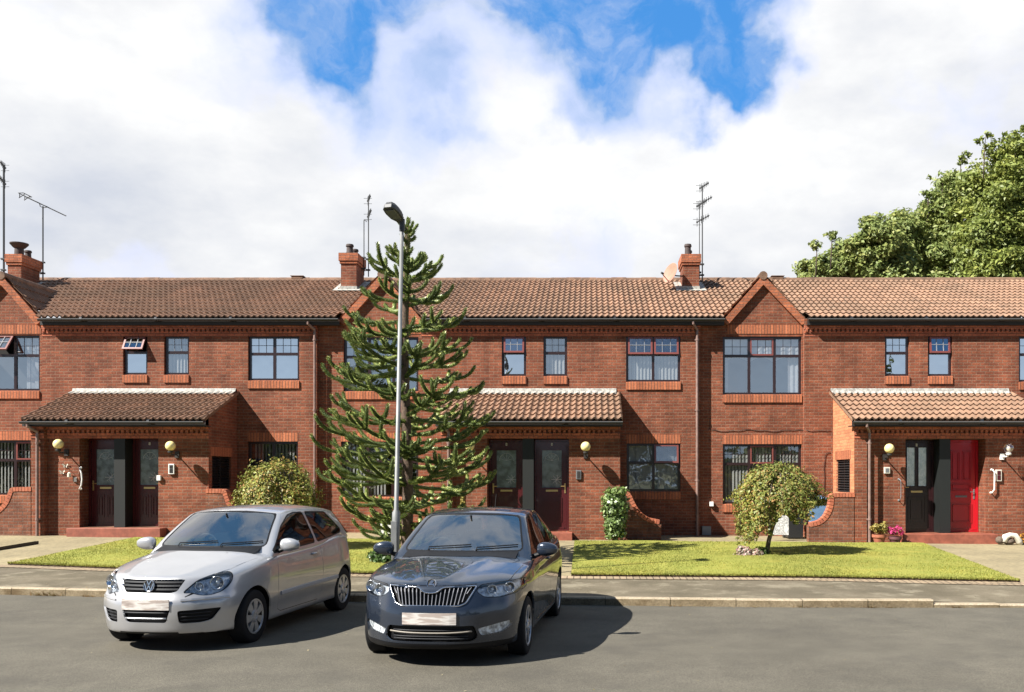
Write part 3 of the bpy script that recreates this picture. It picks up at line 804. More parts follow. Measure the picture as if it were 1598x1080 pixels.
        for (f, fy, r, hh, kind) in pots:
            pm = MB(); T = Matrix.Translation((cx0+(cx1-cx0)*f, y0+.88*fy, ct))
            if kind == 'pot': pm.lathe([(r*.9, 0), (r, .05), (r*.86, .08), (r*.82, hh*.75), (r*1.02, hh*.78), (r*1.02, hh*.88), (r*.9, hh), (r*.7, hh), (r*.7, hh*.5)], 18, T)
            else: pm.lathe([(r*.9, 0), (r*.85, hh*.55), (r*1.1, hh*.6), (r*1.75, hh*.86), (r*1.75, hh*.92), (r*.6, hh), (.001, hh)], 18, T)
            pm.build('chimney_pot', M['soot'], ch, auto=40)
    # porch
    if porch: build_porch(P, porch)
    rebase(h, (X((px0+px1)/2, DW), DW, 0))
    return h
def zroof_y(z): return EY+(z-EZ)/SL

M['sidebrick'] = brickmat('sunlit_orange_brick', (.50, .20, .095), (.45, .175, .085), (.38, .16, .09), stain=.15)  # sun-facing left porch walls: sunlight put into a brighter orange brick colour
M['corn'] = brickmat('cornice_brick', (.40, .125, .065), (.34, .10, .055), (.2, .08, .055), stain=.15, zoff=.0)

def build_porch(P, q):
    # all in px: front plane limits
    xl, xr = X(q['l'], DP), X(q['r'], DP); pier = X(q['pier'], DP) if q.get('pier') else None
    ey = DP-.20; ez = Z(655, ey); ry = DW; rz = Z(613, ry); sl = (rz-ez)/(ry-ey)
    zz = lambda y: ez+(y-ey)*sl
    ztop = ez-.10
    ox0, ox1 = X(q['door'][0], DR), X(q['door'][1], DR); oz1 = Z(q['dtop'], DR); oz0 = Z(q['sill'], DR)
    mb = MB()
    wl = pier if pier else xl
    panel(mb, wl, xr, -.05, ztop, DR, [(ox0, ox1, oz0, oz1, .46)])
    if pier:
        mb.quad((xl, DP, -.05), (pier, DP, -.05), (pier, DP, ztop), (xl, DP, ztop)); mb.quad((pier, DP, -.05), (pier, DR, -.05), (pier, DR, ztop), (pier, DP, ztop))
    for x, ys, side in ((xl, DP if pier else DR, 'l'), (xr, DR, 'r')):
        op = q.get('side', {}).get(side)
        zt = lambda y: zz(y)-.02
        mm_ = mb
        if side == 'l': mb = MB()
        if not op: mb.mesh([(x, ys, -.05), (x, DW, -.05), (x, DW, zt(DW)), (x, ys, zt(ys))], [(0, 1, 2, 3)])
        else:
            a, b, c, d = op
            mb.mesh([(x, ys, -.05), (x, a, -.05), (x, a, zt(a)), (x, ys, zt(ys))], [(0, 1, 2, 3)])
            mb.mesh([(x, b, -.05), (x, DW, -.05), (x, DW, zt(DW)), (x, b, zt(b))], [(0, 1, 2, 3)])
            mb.quad((x, a, -.05), (x, b, -.05), (x, b, c), (x, a, c)); mb.mesh([(x, a, d), (x, b, d), (x, b, zt(b)), (x, a, zt(a))], [(0, 1, 2, 3)])
            s = -1 if side == 'r' else 1; e = x+s*.1
            mb.quad((x, a, c), (e, a, c), (e, a, d), (x, a, d)); mb.quad((x, b, c), (x, b, d), (e, b, d), (e, b, c)); mb.quad((x, a, c), (x, b, c), (e, b, c), (e, a, c)); mb.quad((x, a, d), (e, a, d), (e, b, d), (x, b, d))
            lv = MB(); e2 = x+s*.04
            lv.box(min(e2, e2+s*.04), max(e2, e2+s*.04), a, a+.05, c, d); lv.box(min(e2, e2+s*.04), max(e2, e2+s*.04), b-.05, b, c, d)
            lv.box(min(e2, e2+s*.04), max(e2, e2+s*.04), (a+b)/2-.03, (a+b)/2+.03, c, d)
            lv.quad((e, a, c), (e, b, c), (e, b, d), (e, a, d))
            n = 13
            for i in range(n):
                z = c+(d-c)*(i+.2)/n; lv.quad((x+s*.012, a+.04, z), (x+s*.012, b-.04, z), (x+s*.07, b-.04, z+.05), (x+s*.07, a+.04, z+.05))
            lv.build('louvre', M['black'], P)
            ob = MB(); ob.box(min(x, x-s*.008), max(x, x-s*.008), a-.08, b+.08, d, d+.22); ob.build('lintel', M['soldier'], P)
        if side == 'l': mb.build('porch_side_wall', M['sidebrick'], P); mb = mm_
    mb.build('porch_wall', M['brick'], P)
    rt = MB(); tl, tr = xl-.10, xr+.05
    # slope narrows nothing: straight verges
    tiles(rt, (tl, ey, ez), (1, 0, 0), (0, ry-ey, rz-ez), tr-tl, math.hypot(ry-ey, rz-ez)-.02, 6, pitch=.155, amp=.032, lip=.04)
    rt.mesh([(tl, ey+.02, ez-.03), (tr, ey+.02, ez-.03), (tr, ry, rz-.03), (tl, ry, rz-.03)], [(0, 1, 2, 3)])
    for x in (tl+.002, tr-.002): rt.mesh([(x, ey, ez+.045), (x, ey, ez-.035), (x, ry, rz-.035), (x, ry, rz+.045)], [(0, 1, 2, 3)])
    pr = rt.build('porch_roof', M['tile'], P)
    fl = MB(); n = int((tr-tl-.06)/.0775); y_ = ry-.21
    top = [(tl+.03+.0775*i, ry-.01, rz+.115) for i in range(n+1)]
    mid = [(tl+.03+.0775*i, ry-.03, rz+.05) for i in range(n+1)]
    bot = [(tl+.03+.0775*i, y_+(.03 if i % 2 else -.02), zz(y_)+(.062 if i % 2 == 0 else .036)) for i in range(n+1)]
    for i in range(n): fl.quad(mid[i], mid[i+1], top[i+1], top[i]); fl.quad(bot[i], bot[i+1], mid[i+1], mid[i])
    fl.build('flashing', M['lead'], pr)
    gutter(P, tl, tr, ey-.05, ez-.05, .05)
    fs = MB(); fs.box(tl, tr, ey+.03, ey+.05, ez-.15, ez-.02); fs.box(tl, tr, ey+.05, DR+.02, ez-.15, ez-.13)
    fs.build('fascia', M['soffit'], P)
    co = MB(); cornice(co, wl, xr, ez-.155, DR-.001)
    if pier: cornice(co, xl, pier, ez-.155, DP-.001)
    co.build('cornice', M['corn'], P)
    if q.get('pipe'): downpipe(P, X(q['pipe'], DP-.06), DP, ez, .2, ey-.05, ez-.06)
    # entrance
    yd = DR+.42; w = ox1-ox0; dv = .26
    xm = (ox0+ox1)/2
    pm = MB(); pm.box(xm-dv/2, xm+dv/2, DR+.03, yd+.05, oz0, oz1); pm.box(ox0, ox1, yd+.05, yd+.07, oz0, oz1); pm.build('door_divider', M['panel_dark'], P)
    for k, st in enumerate(q['doors']):
        a, b = (ox0+.01, xm-dv/2-.005) if k == 0 else (xm+dv/2+.005, ox1-.01)
        dr = door(P, a, b, oz0+.03, oz1-.01, yd, st, number=q.get('num', (1, 1))[k], hinge_left=(k == 0) if st != 'red' else False)
    st = MB(); s0, s1 = X(q['step'][0], DR-.3), X(q['step'][1], DR-.3); st.box(s0, s1, DR-.34, DR-.004, 0, oz0-.004); st.box(ox0, ox1, DR-.003, yd+.06, oz0-.2, oz0-.006)
    st.build('doorstep', M['step'], P, bevel=.008)

def W_(p, q, **k): return dict(p=p, q=q, **k)
B3 = (1, 1, 1)
pots1 = [(.45, .25, .11, .30, 'pot'), (.55, .72, .10, .26, 'pot')]
HA = house(-112, 494, (-62, 66), (5, 430, -57, 66), 'brick terrace house at the left edge, behind the silver hatchback, with a maroon double entrance', [
    W_((-58, 62), (523, 610), D=DB, cols=B3, opens={1: 38}, blind=('curtain', .75, .98), red=(0,)),
    W_((-58, 62), (687, 773), D=DB, cols=B3, blind=('blind', 0, 1), red=(0, 2), lintel=True),
    W_((192, 230), (524, 585), opens={0: 30}, split=.42), W_((256, 295), (524, 585), split=.42, grid=2, blind=('blind', 0, 1)),
    W_((387, 467), (524, 594), cols=(1, 1), grid=1, split=.4), W_((386, 465), (689, 768), cols=(1, 1), lintel=True, blind=('blind', .05, .95), split=.4)],
    dict(l=48, r=322, pier=69, door=(124, 247), dtop=683, sill=823, doors=('maroon', 'maroon'), step=(105, 251), pipe=58, side={'r': (21.95, 23.1, Z(763, 22.3), Z(712, 22.3))}, num=(0, 1)),
    (12, 33, 397, [(.5, .25, .14, .40, 'cowl'), (.5, .72, .10, .26, 'pot')]), 491)
HB = house(494, 1093, (494, 658), (597, 428, 532, 659), 'middle brick terrace house, partly behind the monkey puzzle tree and the tall street lamp', [
    W_((536, 653), (526, 611), D=DB, cols=B3, opens={}, blind=('curtain', .0, .15)),
    W_((532, 653), (689, 776), D=DB, cols=B3, lintel=True, blind=('blind', 0, .6)),
    W_((783, 821), (524, 587), opens={0: 9}, split=.42), W_((848, 885), (524, 587), split=.42, blind=('blind', 0, 1)),
    W_((977, 1062), (524, 596), cols=(1, 1), opens={0: 8, 1: 8}, split=.4, blind=('blind', 0, 1)), W_((978, 1062), (692, 767), cols=(1, 1), opens={1: 5}, lintel=True, split=.4, blind=('curtain', 0, 1), grid=False)],
    dict(l=688, r=968, pier=707, door=(760, 888), dtop=684, sill=830, doors=('dark', 'dark'), step=(744, 893), pipe=700, num=(1, 1)),
    (532, 556, 395, pots1), 1088)
HC = house(1093, 1760, (1093, 1255), (1190, 430, 1129, 1256), 'right hand brick terrace house with one black and one bright red front door', [
    W_((1128, 1251), (525, 616), D=DB, cols=B3, opens={}, red=(1,), blind=('swag', 0, 1), split=.33),
    W_((1128, 1251), (693, 787), D=DB, cols=B3, red=(1,), lintel=True, blind=('blind', 0, 1), split=.33),
    W_((1381, 1419), (524, 587), split=.42), W_((1448, 1486), (524, 587), opens={0: 6}, split=.42),
    W_((1590, 1672), (524, 596), cols=(1, 1), split=.4)],
    dict(l=1333, r=1632, pier=1353, door=(1413, 1538), dtop=685, sill=832, doors=('slits', 'red'), step=(1409, 1557), pipe=1357, side={'l': (21.98, 23.2, Z(768, 22.5), Z(717, 22.5))}, num=(1, 0)),
    (1066, 1091, 397, [(.35, .25, .105, .34, 'pot'), (.5, .72, .10, .26, 'pot')]), None)
# ================================================================ THINGS ON THE WALLS AND ROOFS
def door_lamp(px, py, label, clear=False):
    y = DR; x, z = X(px, DR-.36), Z(py, DR-.36); gy = DR-.36
    r = empty('door_lamp', (0, 0, 0), 0, label, 'lamp', 'globe lamps beside the porch doors')
    g = MB(); g.ball((x, gy, z), .115, 14); g.build('globe', M['opal'] if not clear else M['clearglobe'], r, smooth=True)
    if clear: g = MB(); g.ball((x, gy, z-.02), .045, 8, (1, 1, 1.3)); g.build('bulb', M['white'], r, smooth=True)
    b = MB(); b.lathe([(.05, -.02), (.062, .0), (.062, .03), (.05, .035)], 16, Matrix.Translation((x, gy, z-.15)))
    b.tube([(x, gy, z-.15), (x, gy+.06, z-.2), (x, y-.03, z-.2)], .016, 8)
    b.box(x-.05, x+.05, y-.035, y+.0, z-.27, z-.12); b.build('bracket', M['soffit'] if not clear else M['white'], r)
    rebase(r, (x, y, z-.2))
door_lamp(91, 693, 'yellow globe lamp left of the leftmost maroon door, above the small ornaments')
door_lamp(266, 696, 'yellow globe lamp above the white framed keypad, right of the left porch doors')
door_lamp(733, 696, 'yellow globe lamp left of the middle porch doors, showing between the monkey puzzle branches')
door_lamp(914, 697, 'yellow globe lamp right of the middle porch doors, above the clipped ivy bush')
door_lamp(1388, 700, 'yellow globe lamp left of the black door with two glass slits')
door_lamp(1574, 699, 'clear glass globe lamp right of the bright red door', True)

def wallbox(name, px0, px1, py0, py1, D, dep, mat, label, cat, inner=None, n=1):
    x0, x1, z0, z1 = X(px0, D), X(px1, D), Z(py1, D), Z(py0, D)
    r = empty(name, (0, 0, 0), 0, label, cat)
    b = MB(); b.box(x0, x1, D-dep, D, z0, z1); b.build('case', mat, r, bevel=.006)
    if inner:
        i = MB(); m = (x1-x0)*.2
        hgt = (z1-z0-m*2)
        for k in range(n):
            a = z0+m+hgt*k/n+(.01 if k else 0); i.box(x0+m, x1-m, D-dep-.006, D-dep-.001, a, z0+m+hgt*(k+1)/n)
        i.build('keypad', inner, r)
    rebase(r, ((x0+x1)/2, D, z0))
wallbox('intercom', 264, 273, 724, 740, DR, .05, M['white'], 'white framed keypad on the brick wall right of the left porch doors', 'intercom', M['dark'], 2)
wallbox('key_safe', 246, 252, 742, 750, DR, .06, M['white'], 'small white key safe at the right edge of the left porch doorway', 'key safe')
wallbox('doorbell', 116, 120, 745, 752, DR, .03, M['white'], 'tiny white doorbell left of the curved grab rail on the left porch', 'doorbell')
wallbox('intercom', 899, 907, 734, 748, DR, .04, M['metal'], 'grey entry panel on brick to the right of the middle porch doors', 'intercom', M['soffit'])
wallbox('intercom', 1379, 1388, 729, 739, DR, .05, M['cream'], 'square cream entry box below the globe lamp, left of the black door', 'intercom', M['metal'])
wallbox('intercom', 1553, 1562, 733, 751, DR, .05, M['cream'], 'cream keypad on the brick wall right of the red door', 'intercom', M['door_maroon'], 2)
wallbox('junction_box', 1107, 1113, 783, 790, DB, .09, M['white'], 'small white junction box low on the wall left of the blinds window', 'junction box')
wallbox('meter_box', 1095, 1109, 821, 835, DB, .10, M['metal'], 'grey metal cover near the ground beside the right downpipe', 'meter box')
def grab_rail(pts, D, mat, label, rad=.018):
    r = empty('grab_rail', (0, 0, 0), 0, label, 'grab rail')
    P = [(X(a, D-.07), D-.07, Z(b, D-.07)) for a, b in pts]
    m = MB(); m.tube([(P[0][0], D, P[0][2])]+P+[(P[-1][0], D, P[-1][2])], rad, 10); m.build('rail', mat, r, smooth=True)
    m = MB()
    for p in (P[0], P[-1]): m.lathe([(.026, 0), (.026, .010), (.015, .016)], 14, Matrix.Translation((p[0], D, p[2])) @ Matrix.Rotation(R(90), 4, 'X'))
    m.build('flange', mat, r); rebase(r, (P[-1][0], D, P[-1][2]))
grab_rail([(124, 730), (127, 738), (128, 748), (127, 757), (124, 763)], DR, M['white'], 'curved white grab rail beside the leftmost maroon door')
grab_rail([(1549, 733), (1552, 737), (1552, 764), (1548, 769)], DR, M['white'], 'white grab rail just right of the red door', .018)
grab_rail([(1404, 748), (1406, 752), (1406, 776), (1404, 781)], DR, M['metal'], 'slim grey grab rail just left of the black door', .010)
# small wall ornaments of the left porch
for i, (px, py, lab) in enumerate([(102, 727, 'pale butterfly ornament, upper one on the left porch wall'), (97, 737, 'pale butterfly ornament, lower one on the left porch wall')]):
    x, z = X(px, DR-.02), Z(py, DR-.02); r = empty('butterfly_ornament', (0, 0, 0), 0, lab, 'ornament')
    m = MB()
    for s in (-1, 1):
        m.prism([(x, DR-.02, z), (x+s*.06, DR-.035, z+.055), (x+s*.075, DR-.04, z+.02), (x+s*.03, DR-.02, z-.0)], (0, .006, 0))
        m.prism([(x, DR-.02, z-.003), (x+s*.04, DR-.03, z-.01), (x+s*.045, DR-.03, z-.04), (x+s*.01, DR-.02, z-.03)], (0, .006, 0))
    m.build('wing', M['cream'], r); b = MB(); b.tube([(x, DR-.025, z-.035), (x, DR-.025, z+.03)], .006, 6); b.build('body', M['soffit'], r)
    rebase(r, (x, DR, z))
r = empty('bird_feeder', (0, 0, 0), 0, 'little cream lantern hanging low on the left porch wall left of the doors', 'lantern')
x, z = X(108, DR-.07), Z(741, DR-.07)
m = MB(); m.lathe([(.03, -.06), (.04, -.05), (.04, .03), (.045, .035), (.0, .07)], 10, Matrix.Translation((x, DR-.07, z))); m.build('case', M['cream'], r)
m = MB(); m.tube([(x, DR, z+.1), (x, DR-.07, z+.1), (x, DR-.07, z+.06)], .005, 5); m.build('hook', M['black'], r); rebase(r, (x, DR, z)); r.name = 'wall_lantern'

# cable across the right house
r = MB(); pts = [(X(px, DB-.015), (DB if px < 1255 else DW)-.015, Z(672+1.3*math.sin(px*.09)+.8*math.sin(px*.23), DB)) for px in range(1108, 1300, 6)]
pts = [(pts[0][0], pts[0][1], pts[0][2]+.3)]+pts
tag(r.tube(pts, .007, 5).build('cable', M['black']), 'dark cable sagging across the brick between the storeys of the right house', 'cable')
r = MB(); D = DW-.015; pts = [(X(a, D), D, Z(b, D)) for a, b in [(1296, 706), (1290, 707), (1288, 712), (1286, 730), (1287, 745), (1286, 770), (1286, 800)]]
tag(r.tube(pts, .007, 5).build('cable', M['black']), 'thin black cable hooking down the wall towards the blue bin', 'cable')

def aerial(mast_px, ytop, ybot, D, label, kind, rt=.02):
    r = empty('tv_aerial', (0, 0, 0), 0, label, 'aerial', 'television aerials on the chimneys')
    m = MB(); x = X(mast_px, D); z0, z1 = Z(ybot, D), Z(ytop, D)
    m.tube([(x, D, z0), (x, D, z1)], rt, 8); m.build('mast', M['aerial'], r)
    h = MB()
    if kind == 'boom':
        A = Vector((X(40, D), D, Z(307, D))); B = Vector((X(103, D), D, Z(337, D))); h.tube([A, B], .018, 6)
        d = (B-A); L = d.length; d.normalize()
        for k in range(13):
            p = A+d*(L*(k+1.0)/14); h.tube([p+Vector((0, -.13, 0)), p+Vector((0, .13, 0))], .006, 4)
        q = A; h.tube([q+Vector((-.09, -.2, .05)), q+Vector((-.09, .2, .05)), q+Vector((.06, .2, .05)), q+Vector((.06, -.2, .05))], .012, 5, closed=True)
        for s in (-.12, .12): h.tube([q+Vector((-.12, s, -.07)), q+Vector((.06, s, .05))], .012, 5); h.tube([q+Vector((-.1, s, -.06)), q+Vector((-.1, s, .07))], .012, 5)
        c = Vector((x, D, z1)); h.tube([c+Vector((-.1, 0, .09)), c+Vector((-.08, 0, -.0)), c+Vector((0, 0, -.04)), c+Vector((.1, 0, -.03)), c+Vector((.13, 0, .0))], .012, 6)
    elif kind == 'yagi':
        for zz, L in ((z1-.03, .55), (z1-.5, .75)):
            d = Vector((.35, -.93, 0)).normalized(); A = Vector((x, D, zz))-d*.15
            h.tube([A, A+d*L], .014, 5)
            for k in range(6):
                p = A+d*(L*k/5.5); e = .13-.012*k; h.tube([p-Vector((0, 0, e)), p+Vector((0, 0, e))], .008, 4); h.box(p.x-.022, p.x+.022, p.y-.02, p.y+.02, p.z-.022, p.z+.022)
            h.tube([A+Vector((-.12, 0, .08)), A+Vector((.12, 0, .08))], .006, 4); h.tube([A+Vector((-.12, 0, -.08)), A+Vector((.12, 0, -.08))], .006, 4)
    elif kind == 'stub': h.tube([(x, D, z1), (x+.08, D-.1, z1-.01), (x+.1, D-.15, z1-.08)], .014, 6)
    h.build('antenna', M['aerial'], r)
    c = MB()
    for zz in (z0+.18, z0+.5): c.box(x-.07, x+.05, D-.05, D+.04, zz, zz+.04); c.tube([(x-.02, D, zz+.02), (x-.14, D+.12, zz+.02)], .012, 5)
    c.build('bracket', M['aerial'], r); rebase(r, (x, D, z0))
CY = EY+2.85
aerial(6, 258, 432, CY+.5, 'tall mast aerial at the very left edge of the roofs, beside the cowled chimney', 'yagi', .028)
aerial(67, 322, 437, CY+.95, 'long slanting boom aerial on a thin mast right of the left chimney', 'boom')
aerial(575, 310, 432, CY+.95, 'taller mast with small elements behind the middle chimney', 'yagi', .016)
aerial(568, 344, 430, CY+.6, 'short bare mast hooked at its top beside the middle chimney', 'stub', .014)
aerial(1096, 290, 440, CY+.95, 'thick tall mast with small elements behind the right chimney', 'yagi', .018)
aerial(1091.5, 318, 436, CY+.6, 'thinner lower mast touching the right chimney', 'yagi', .012)
# satellite dish
r = empty('satellite_dish', (0, 0, 0), 0, 'salmon coloured satellite dish fixed to the left of the right chimney', 'satellite dish')
D = CY-.1; c = Vector((X(1046, D), D, Z(426, D))); nrm = Vector((-.80, -.52, .28)).normalized()
T = Matrix.Translation(c) @ nrm.to_track_quat('Z', 'Y').to_matrix().to_4x4()
m = MB(); m.lathe([(.001, -.045), (.10, -.04), (.2, -.022), (.29, .012), (.30, .012), (.30, .004), (.2, -.03), (.1, -.05), (.001, -.055)], 32, T, cap=False); m.build('dish', M['dish'], r, smooth=True)
m = MB(); p = T @ Vector((0, -.25, 0)); q = T @ Vector((0, -.12, .3)); m.tube([p, q], .012, 6); m.tube([q, q-nrm*.08], .03, 10)
m.tube([c-nrm*.05, c-nrm*.2, Vector((X(1068, CY), CY+.1, c.z-.05))], .02, 8); m.build('arm', M['aerial'], r); rebase(r, tuple(c))

# small roof vents poking over the ridge
for px, lab in ((465, 'low grey vent tile on the ridge left of the middle chimney'), (1213, 'low vent tile on the ridge just right of the pointed gable')):
    D = RY; x = X(px, D); z = RZ+.06; m = MB(); m.box(x-.17, x+.17, D-.1, D+.1, z-.05, z+.035); m.box(x-.2, x+.2, D-.12, D+.12, z+.035, z+.055)
    tag(m.build('roof_vent', M['ridge'], bevel=.01), lab, 'roof vent')

# ---------------------------------------------------------------- low curved brick walls
def garden_wall(px, label, yb=DP, base=850):
    r = empty('garden_wall', (0, 0, 0), 0, label, 'garden wall', 'low curved walls beside the porches')
    P = [Vector((X(a, yb), yb, Z(b, yb))) for a, b in px]
    # resample with smoothing
    Q = []
    for i in range(len(P)-1):
        for k in range(4): Q.append(P[i].lerp(P[i+1], k/4))
    Q.append(P[-1])
    for _ in range(2): Q = [Q[0]]+[(Q[i-1]+Q[i]*2+Q[i+1])/4 for i in range(1, len(Q)-1)]+[Q[-1]]
    m = MB(); t = .215
    for a, b in zip(Q[:-1], Q[1:]):
        for yy in (yb, yb+t): m.quad((a.x, yy, 0), (b.x, yy, 0), (b.x, yy, b.z-.1), (a.x, yy, a.z-.1))
    e = Q[-1]; m.quad((e.x, yb, 0), (e.x, yb+t, 0), (e.x, yb+t, e.z-.05), (e.x, yb, e.z-.05)); m.build('wall', M['brick2'], r)
    c = MB(); up = []
    for i in range(len(Q)):
        tg = (Q[min(i+1, len(Q)-1)]-Q[max(0, i-1)]).normalized(); n = Vector((-tg.z, 0, tg.x)); n = n if n.z > 0 else -n
        up.append(n)
    # individual coping bricks
    acc = 0; L = [0]
    for a, b in zip(Q[:-1], Q[1:]): L.append(L[-1]+(b-a).length)
    def at(s):
        for i in range(len(Q)-1):
            if L[i+1] >= s or i == len(Q)-2:
                f = (s-L[i])/max(1e-6, L[i+1]-L[i]); return Q[i].lerp(Q[i+1], f), up[i].lerp(up[i+1], f).normalized()
    s = 0
    while s < L[-1]-.03:
        a, n1 = at(s+.004); b, n2 = at(min(L[-1], s+.068)); j = rng.normal(0, .002)
        c.prism([a-n1*.1, b-n2*.1, b+n2*(.0+j), a+n1*(.0+j)], (0, t+.024, 0)); s += .075
    for i in range(len(c.v)): c.v[i] = (c.v[i][0], c.v[i][1]-.012, c.v[i][2])
    c.build('coping', M['copbr'], r)
    if abs(P[-1].x-P[0].x) > .3:
        pass
    rebase(r, (P[-1].x, yb, 0))
def copmat():
    m, t, b = newmat('coping_brick'); g = t.new('ShaderNodeNewGeometry')
    c = t.ramp(g.outputs['Random Per Island'], [(0, (.30, .085, .045)), (.5, (.42, .125, .06)), (1, (.36, .12, .065))])
    k = t.map(t.noise(g.outputs['Position'], 14, 4, .7), .3, .7, .75, 1.15)
    t.l.new(t.mix(1.0, c, t.comb(k, k, k), 'MULTIPLY'), b.inputs['Base Color']); b.inputs['Roughness'].default_value = .85
    return m
M['copbr'] = copmat()
garden_wall([(1334, 769), (1297, 769), (1295, 776), (1294, 790), (1288, 804), (1278, 813), (1262, 816)], 'low curved brick wall screening the blue bin beside the right porch')
garden_wall([(967, 766), (982, 767), (987, 776), (993, 790), (1002, 801), (1014, 809), (1032, 812)], 'low curved brick wall sweeping down right of the clipped ivy bush')
garden_wall([(321, 763), (352, 763), (355, 772), (360, 786), (368, 797), (384, 806)], 'low curved brick wall right of the left porch, behind the silver car roof')
garden_wall([(49, 760), (16, 760), (13, 768), (8, 782), (-2, 794), (-16, 800)], 'low curved brick wall at the left edge of the picture')

# ================================================================ PLANTS
def leaves(P, Nn, size, jit=.4, aspect=.55, down=0.0):
    """one rhombus per point; P (n,3), Nn (n,3) preferred normals"""
    n = len(P); r1 = rng.normal(0, 1, (n, 3)); Nn = Nn+r1*jit; Nn /= np.linalg.norm(Nn, axis=1)[:, None]+1e-9
    a = np.cross(Nn, rng.normal(0, 1, (n, 3))); a /= np.linalg.norm(a, axis=1)[:, None]+1e-9
    if down:
        a = a*(1-down)+np.array([0, 0, -1.0])*down; a -= Nn*(a*Nn).sum(1)[:, None]; a /= np.linalg.norm(a, axis=1)[:, None]+1e-9
    b = np.cross(Nn, a); s = (size*rng.uniform(.6, 1.3, n))[:, None]
    V = np.empty((n, 4, 3)); V[:, 0] = P-a*s*.5; V[:, 1] = P+b*s*.5*aspect; V[:, 2] = P+a*s*.5; V[:, 3] = P-b*s*.5*aspect
    V[:, 1] += Nn*s*.12; V[:, 3] += Nn*s*.12
    me = bpy.data.meshes.new('leaves'); me.vertices.add(n*4); me.vertices.foreach_set('co', V.reshape(-1))
    me.loops.add(n*4); me.loops.foreach_set('vertex_index', np.arange(n*4)); me.polygons.add(n)
    me.polygons.foreach_set('loop_start', np.arange(n)*4); me.polygons.foreach_set('loop_total', np.full(n, 4))
    me.update(); me.validate(); return me
def leafobj(name, me, mat, parent):
    me.materials.append(mat); o = bpy.data.objects.new(name, me); COL.objects.link(o); o.parent = parent; return o
def unit(n):
    v = rng.normal(0, 1, (n, 3)); return v/np.linalg.norm(v, axis=1)[:, None]
def clump(c, r, n, shell=.55):
    u = unit(n); rr = rng.uniform(shell, 1.0, n)**.8
    return np.array(c)+u*np.array(r)*rr[:, None], u
M['leaf_tree'] = leafmat('ash_leaves', [(.175, .225, .075), (.235, .285, .095), (.20, .255, .085), (.31, .325, .11), (.22, .27, .09)], .5, .3)
M['leaf_tree2'] = leafmat('dark_tree_leaves', [(.15, .195, .05), (.21, .25, .065), (.18, .22, .055), (.28, .30, .08)], .5, .25)
M['leaf_yel'] = leafmat('weeping_tree_leaves', [(.14, .18, .04), (.25, .25, .06), (.17, .21, .045), (.34, .19, .07), (.10, .14, .03), (.27, .27, .07)], .5, .2)
M['leaf_ivy'] = leafmat('ivy_leaves', [(.08, .14, .035), (.22, .29, .09), (.13, .20, .05), (.36, .42, .20), (.09, .15, .04)], .35, .15)
M['leaf_dark'] = leafmat('dark_shrub_leaves', [(.03, .065, .02), (.06, .11, .03), (.10, .15, .05)], .4, .15)
M['leaf_gold'] = leafmat('golden_leaves', [(.25, .20, .05), (.40, .30, .08), (.16, .17, .05)], .6, .2)
M['bark'] = plain('grey_brown_bark', (.10, .075, .055), .9, vary=.4, vs=18, bump=.6)
M['araubark'] = plain('monkey_puzzle_bark', (.085, .055, .038), .9, vary=.45, vs=22, bump=.8)
M['arau'] = leafmat('monkey_puzzle_leaves', [(.09, .135, .032), (.19, .245, .06), (.13, .18, .04), (.46, .48, .19), (.16, .215, .05)], .40, .08)
M['arautip'] = leafmat('young_monkey_puzzle_leaves', [(.16, .20, .05), (.11, .16, .04), (.20, .22, .07)], .4, .1)

# trees behind the roofs
def bgtree(label, base, trunk_h, clumps, mat, size, n_per, twigs=()):
    r = empty('broadleaf_tree', (0, 0, 0), 0, label, 'tree', 'leafy trees behind the terrace')
    bx, by = base; m = MB(); m.tube([(bx, by, -.1), (bx+.1, by, trunk_h*.5), (bx, by, trunk_h)], [.35, .28, .2], 10)
    Ps, Us = [], []
    for (cx, cy, cz, rad) in clumps:
        m.tube([(bx, by, trunk_h*.9), ((bx+cx)/2, (by+cy)/2, (trunk_h+cz)/2-.2), (cx, cy, cz+rad*.5)], [.14, .08, .02], 6)
        k = int(n_per*rad*rad)
        # sub-clumps make the outline uneven
        for _ in range(22):
            u = unit(1)[0]*rng.uniform(.3, 1.0); c = np.array((cx, cy, cz))+u*rad*.85; rr = rad*rng.uniform(.25, .5)
            p, uu = clump(c, (rr*1.1, rr, rr*.85), max(12, k//16), .25); Ps.append(p); Us.append(uu*.6+np.array((0, -.2, .6)))
    for (tx, tz, h) in twigs:
        m.tube([(tx, by-.5, tz-1.2), (tx+.05, by-.5, tz), (tx+.1, by-.5, tz+h)], [.03, .018, .008], 5)
        for k in range(7):
            p, uu = clump((tx+.08*k/7+rng.normal(0, .16), by-.5, tz+h*k/7), (.14, .14, .10), 14, .1); Ps.append(p); Us.append(uu)
    m.build('trunk', M['bark'], r, smooth=True)
    leafobj('crown', leaves(np.vstack(Ps), np.vstack(Us), size, .7, .5), mat, r)
    rebase(r, (bx, by, 0))
def bc(lst, D): return [(X(a, D)+0, D+rng.uniform(-.8, .8), Z(b, D), rr*D/F) for a, b, rr in lst]
D = 36
bgtree('lowest light green tree at the left end of the group behind the right roof', (X(1320, D), D), 7,
       bc([(1290, 425, 34), (1320, 400, 36), (1355, 385, 40), (1400, 410, 42), (1270, 445, 26), (1350, 435, 45), (1310, 440, 50), (1275, 425, 30), (1380, 440, 60)], D), M['leaf_tree'], .18, 3600, [(X(1268, D), Z(392, D), .25), (X(1291, D), Z(378, D), .3)])
D = 38
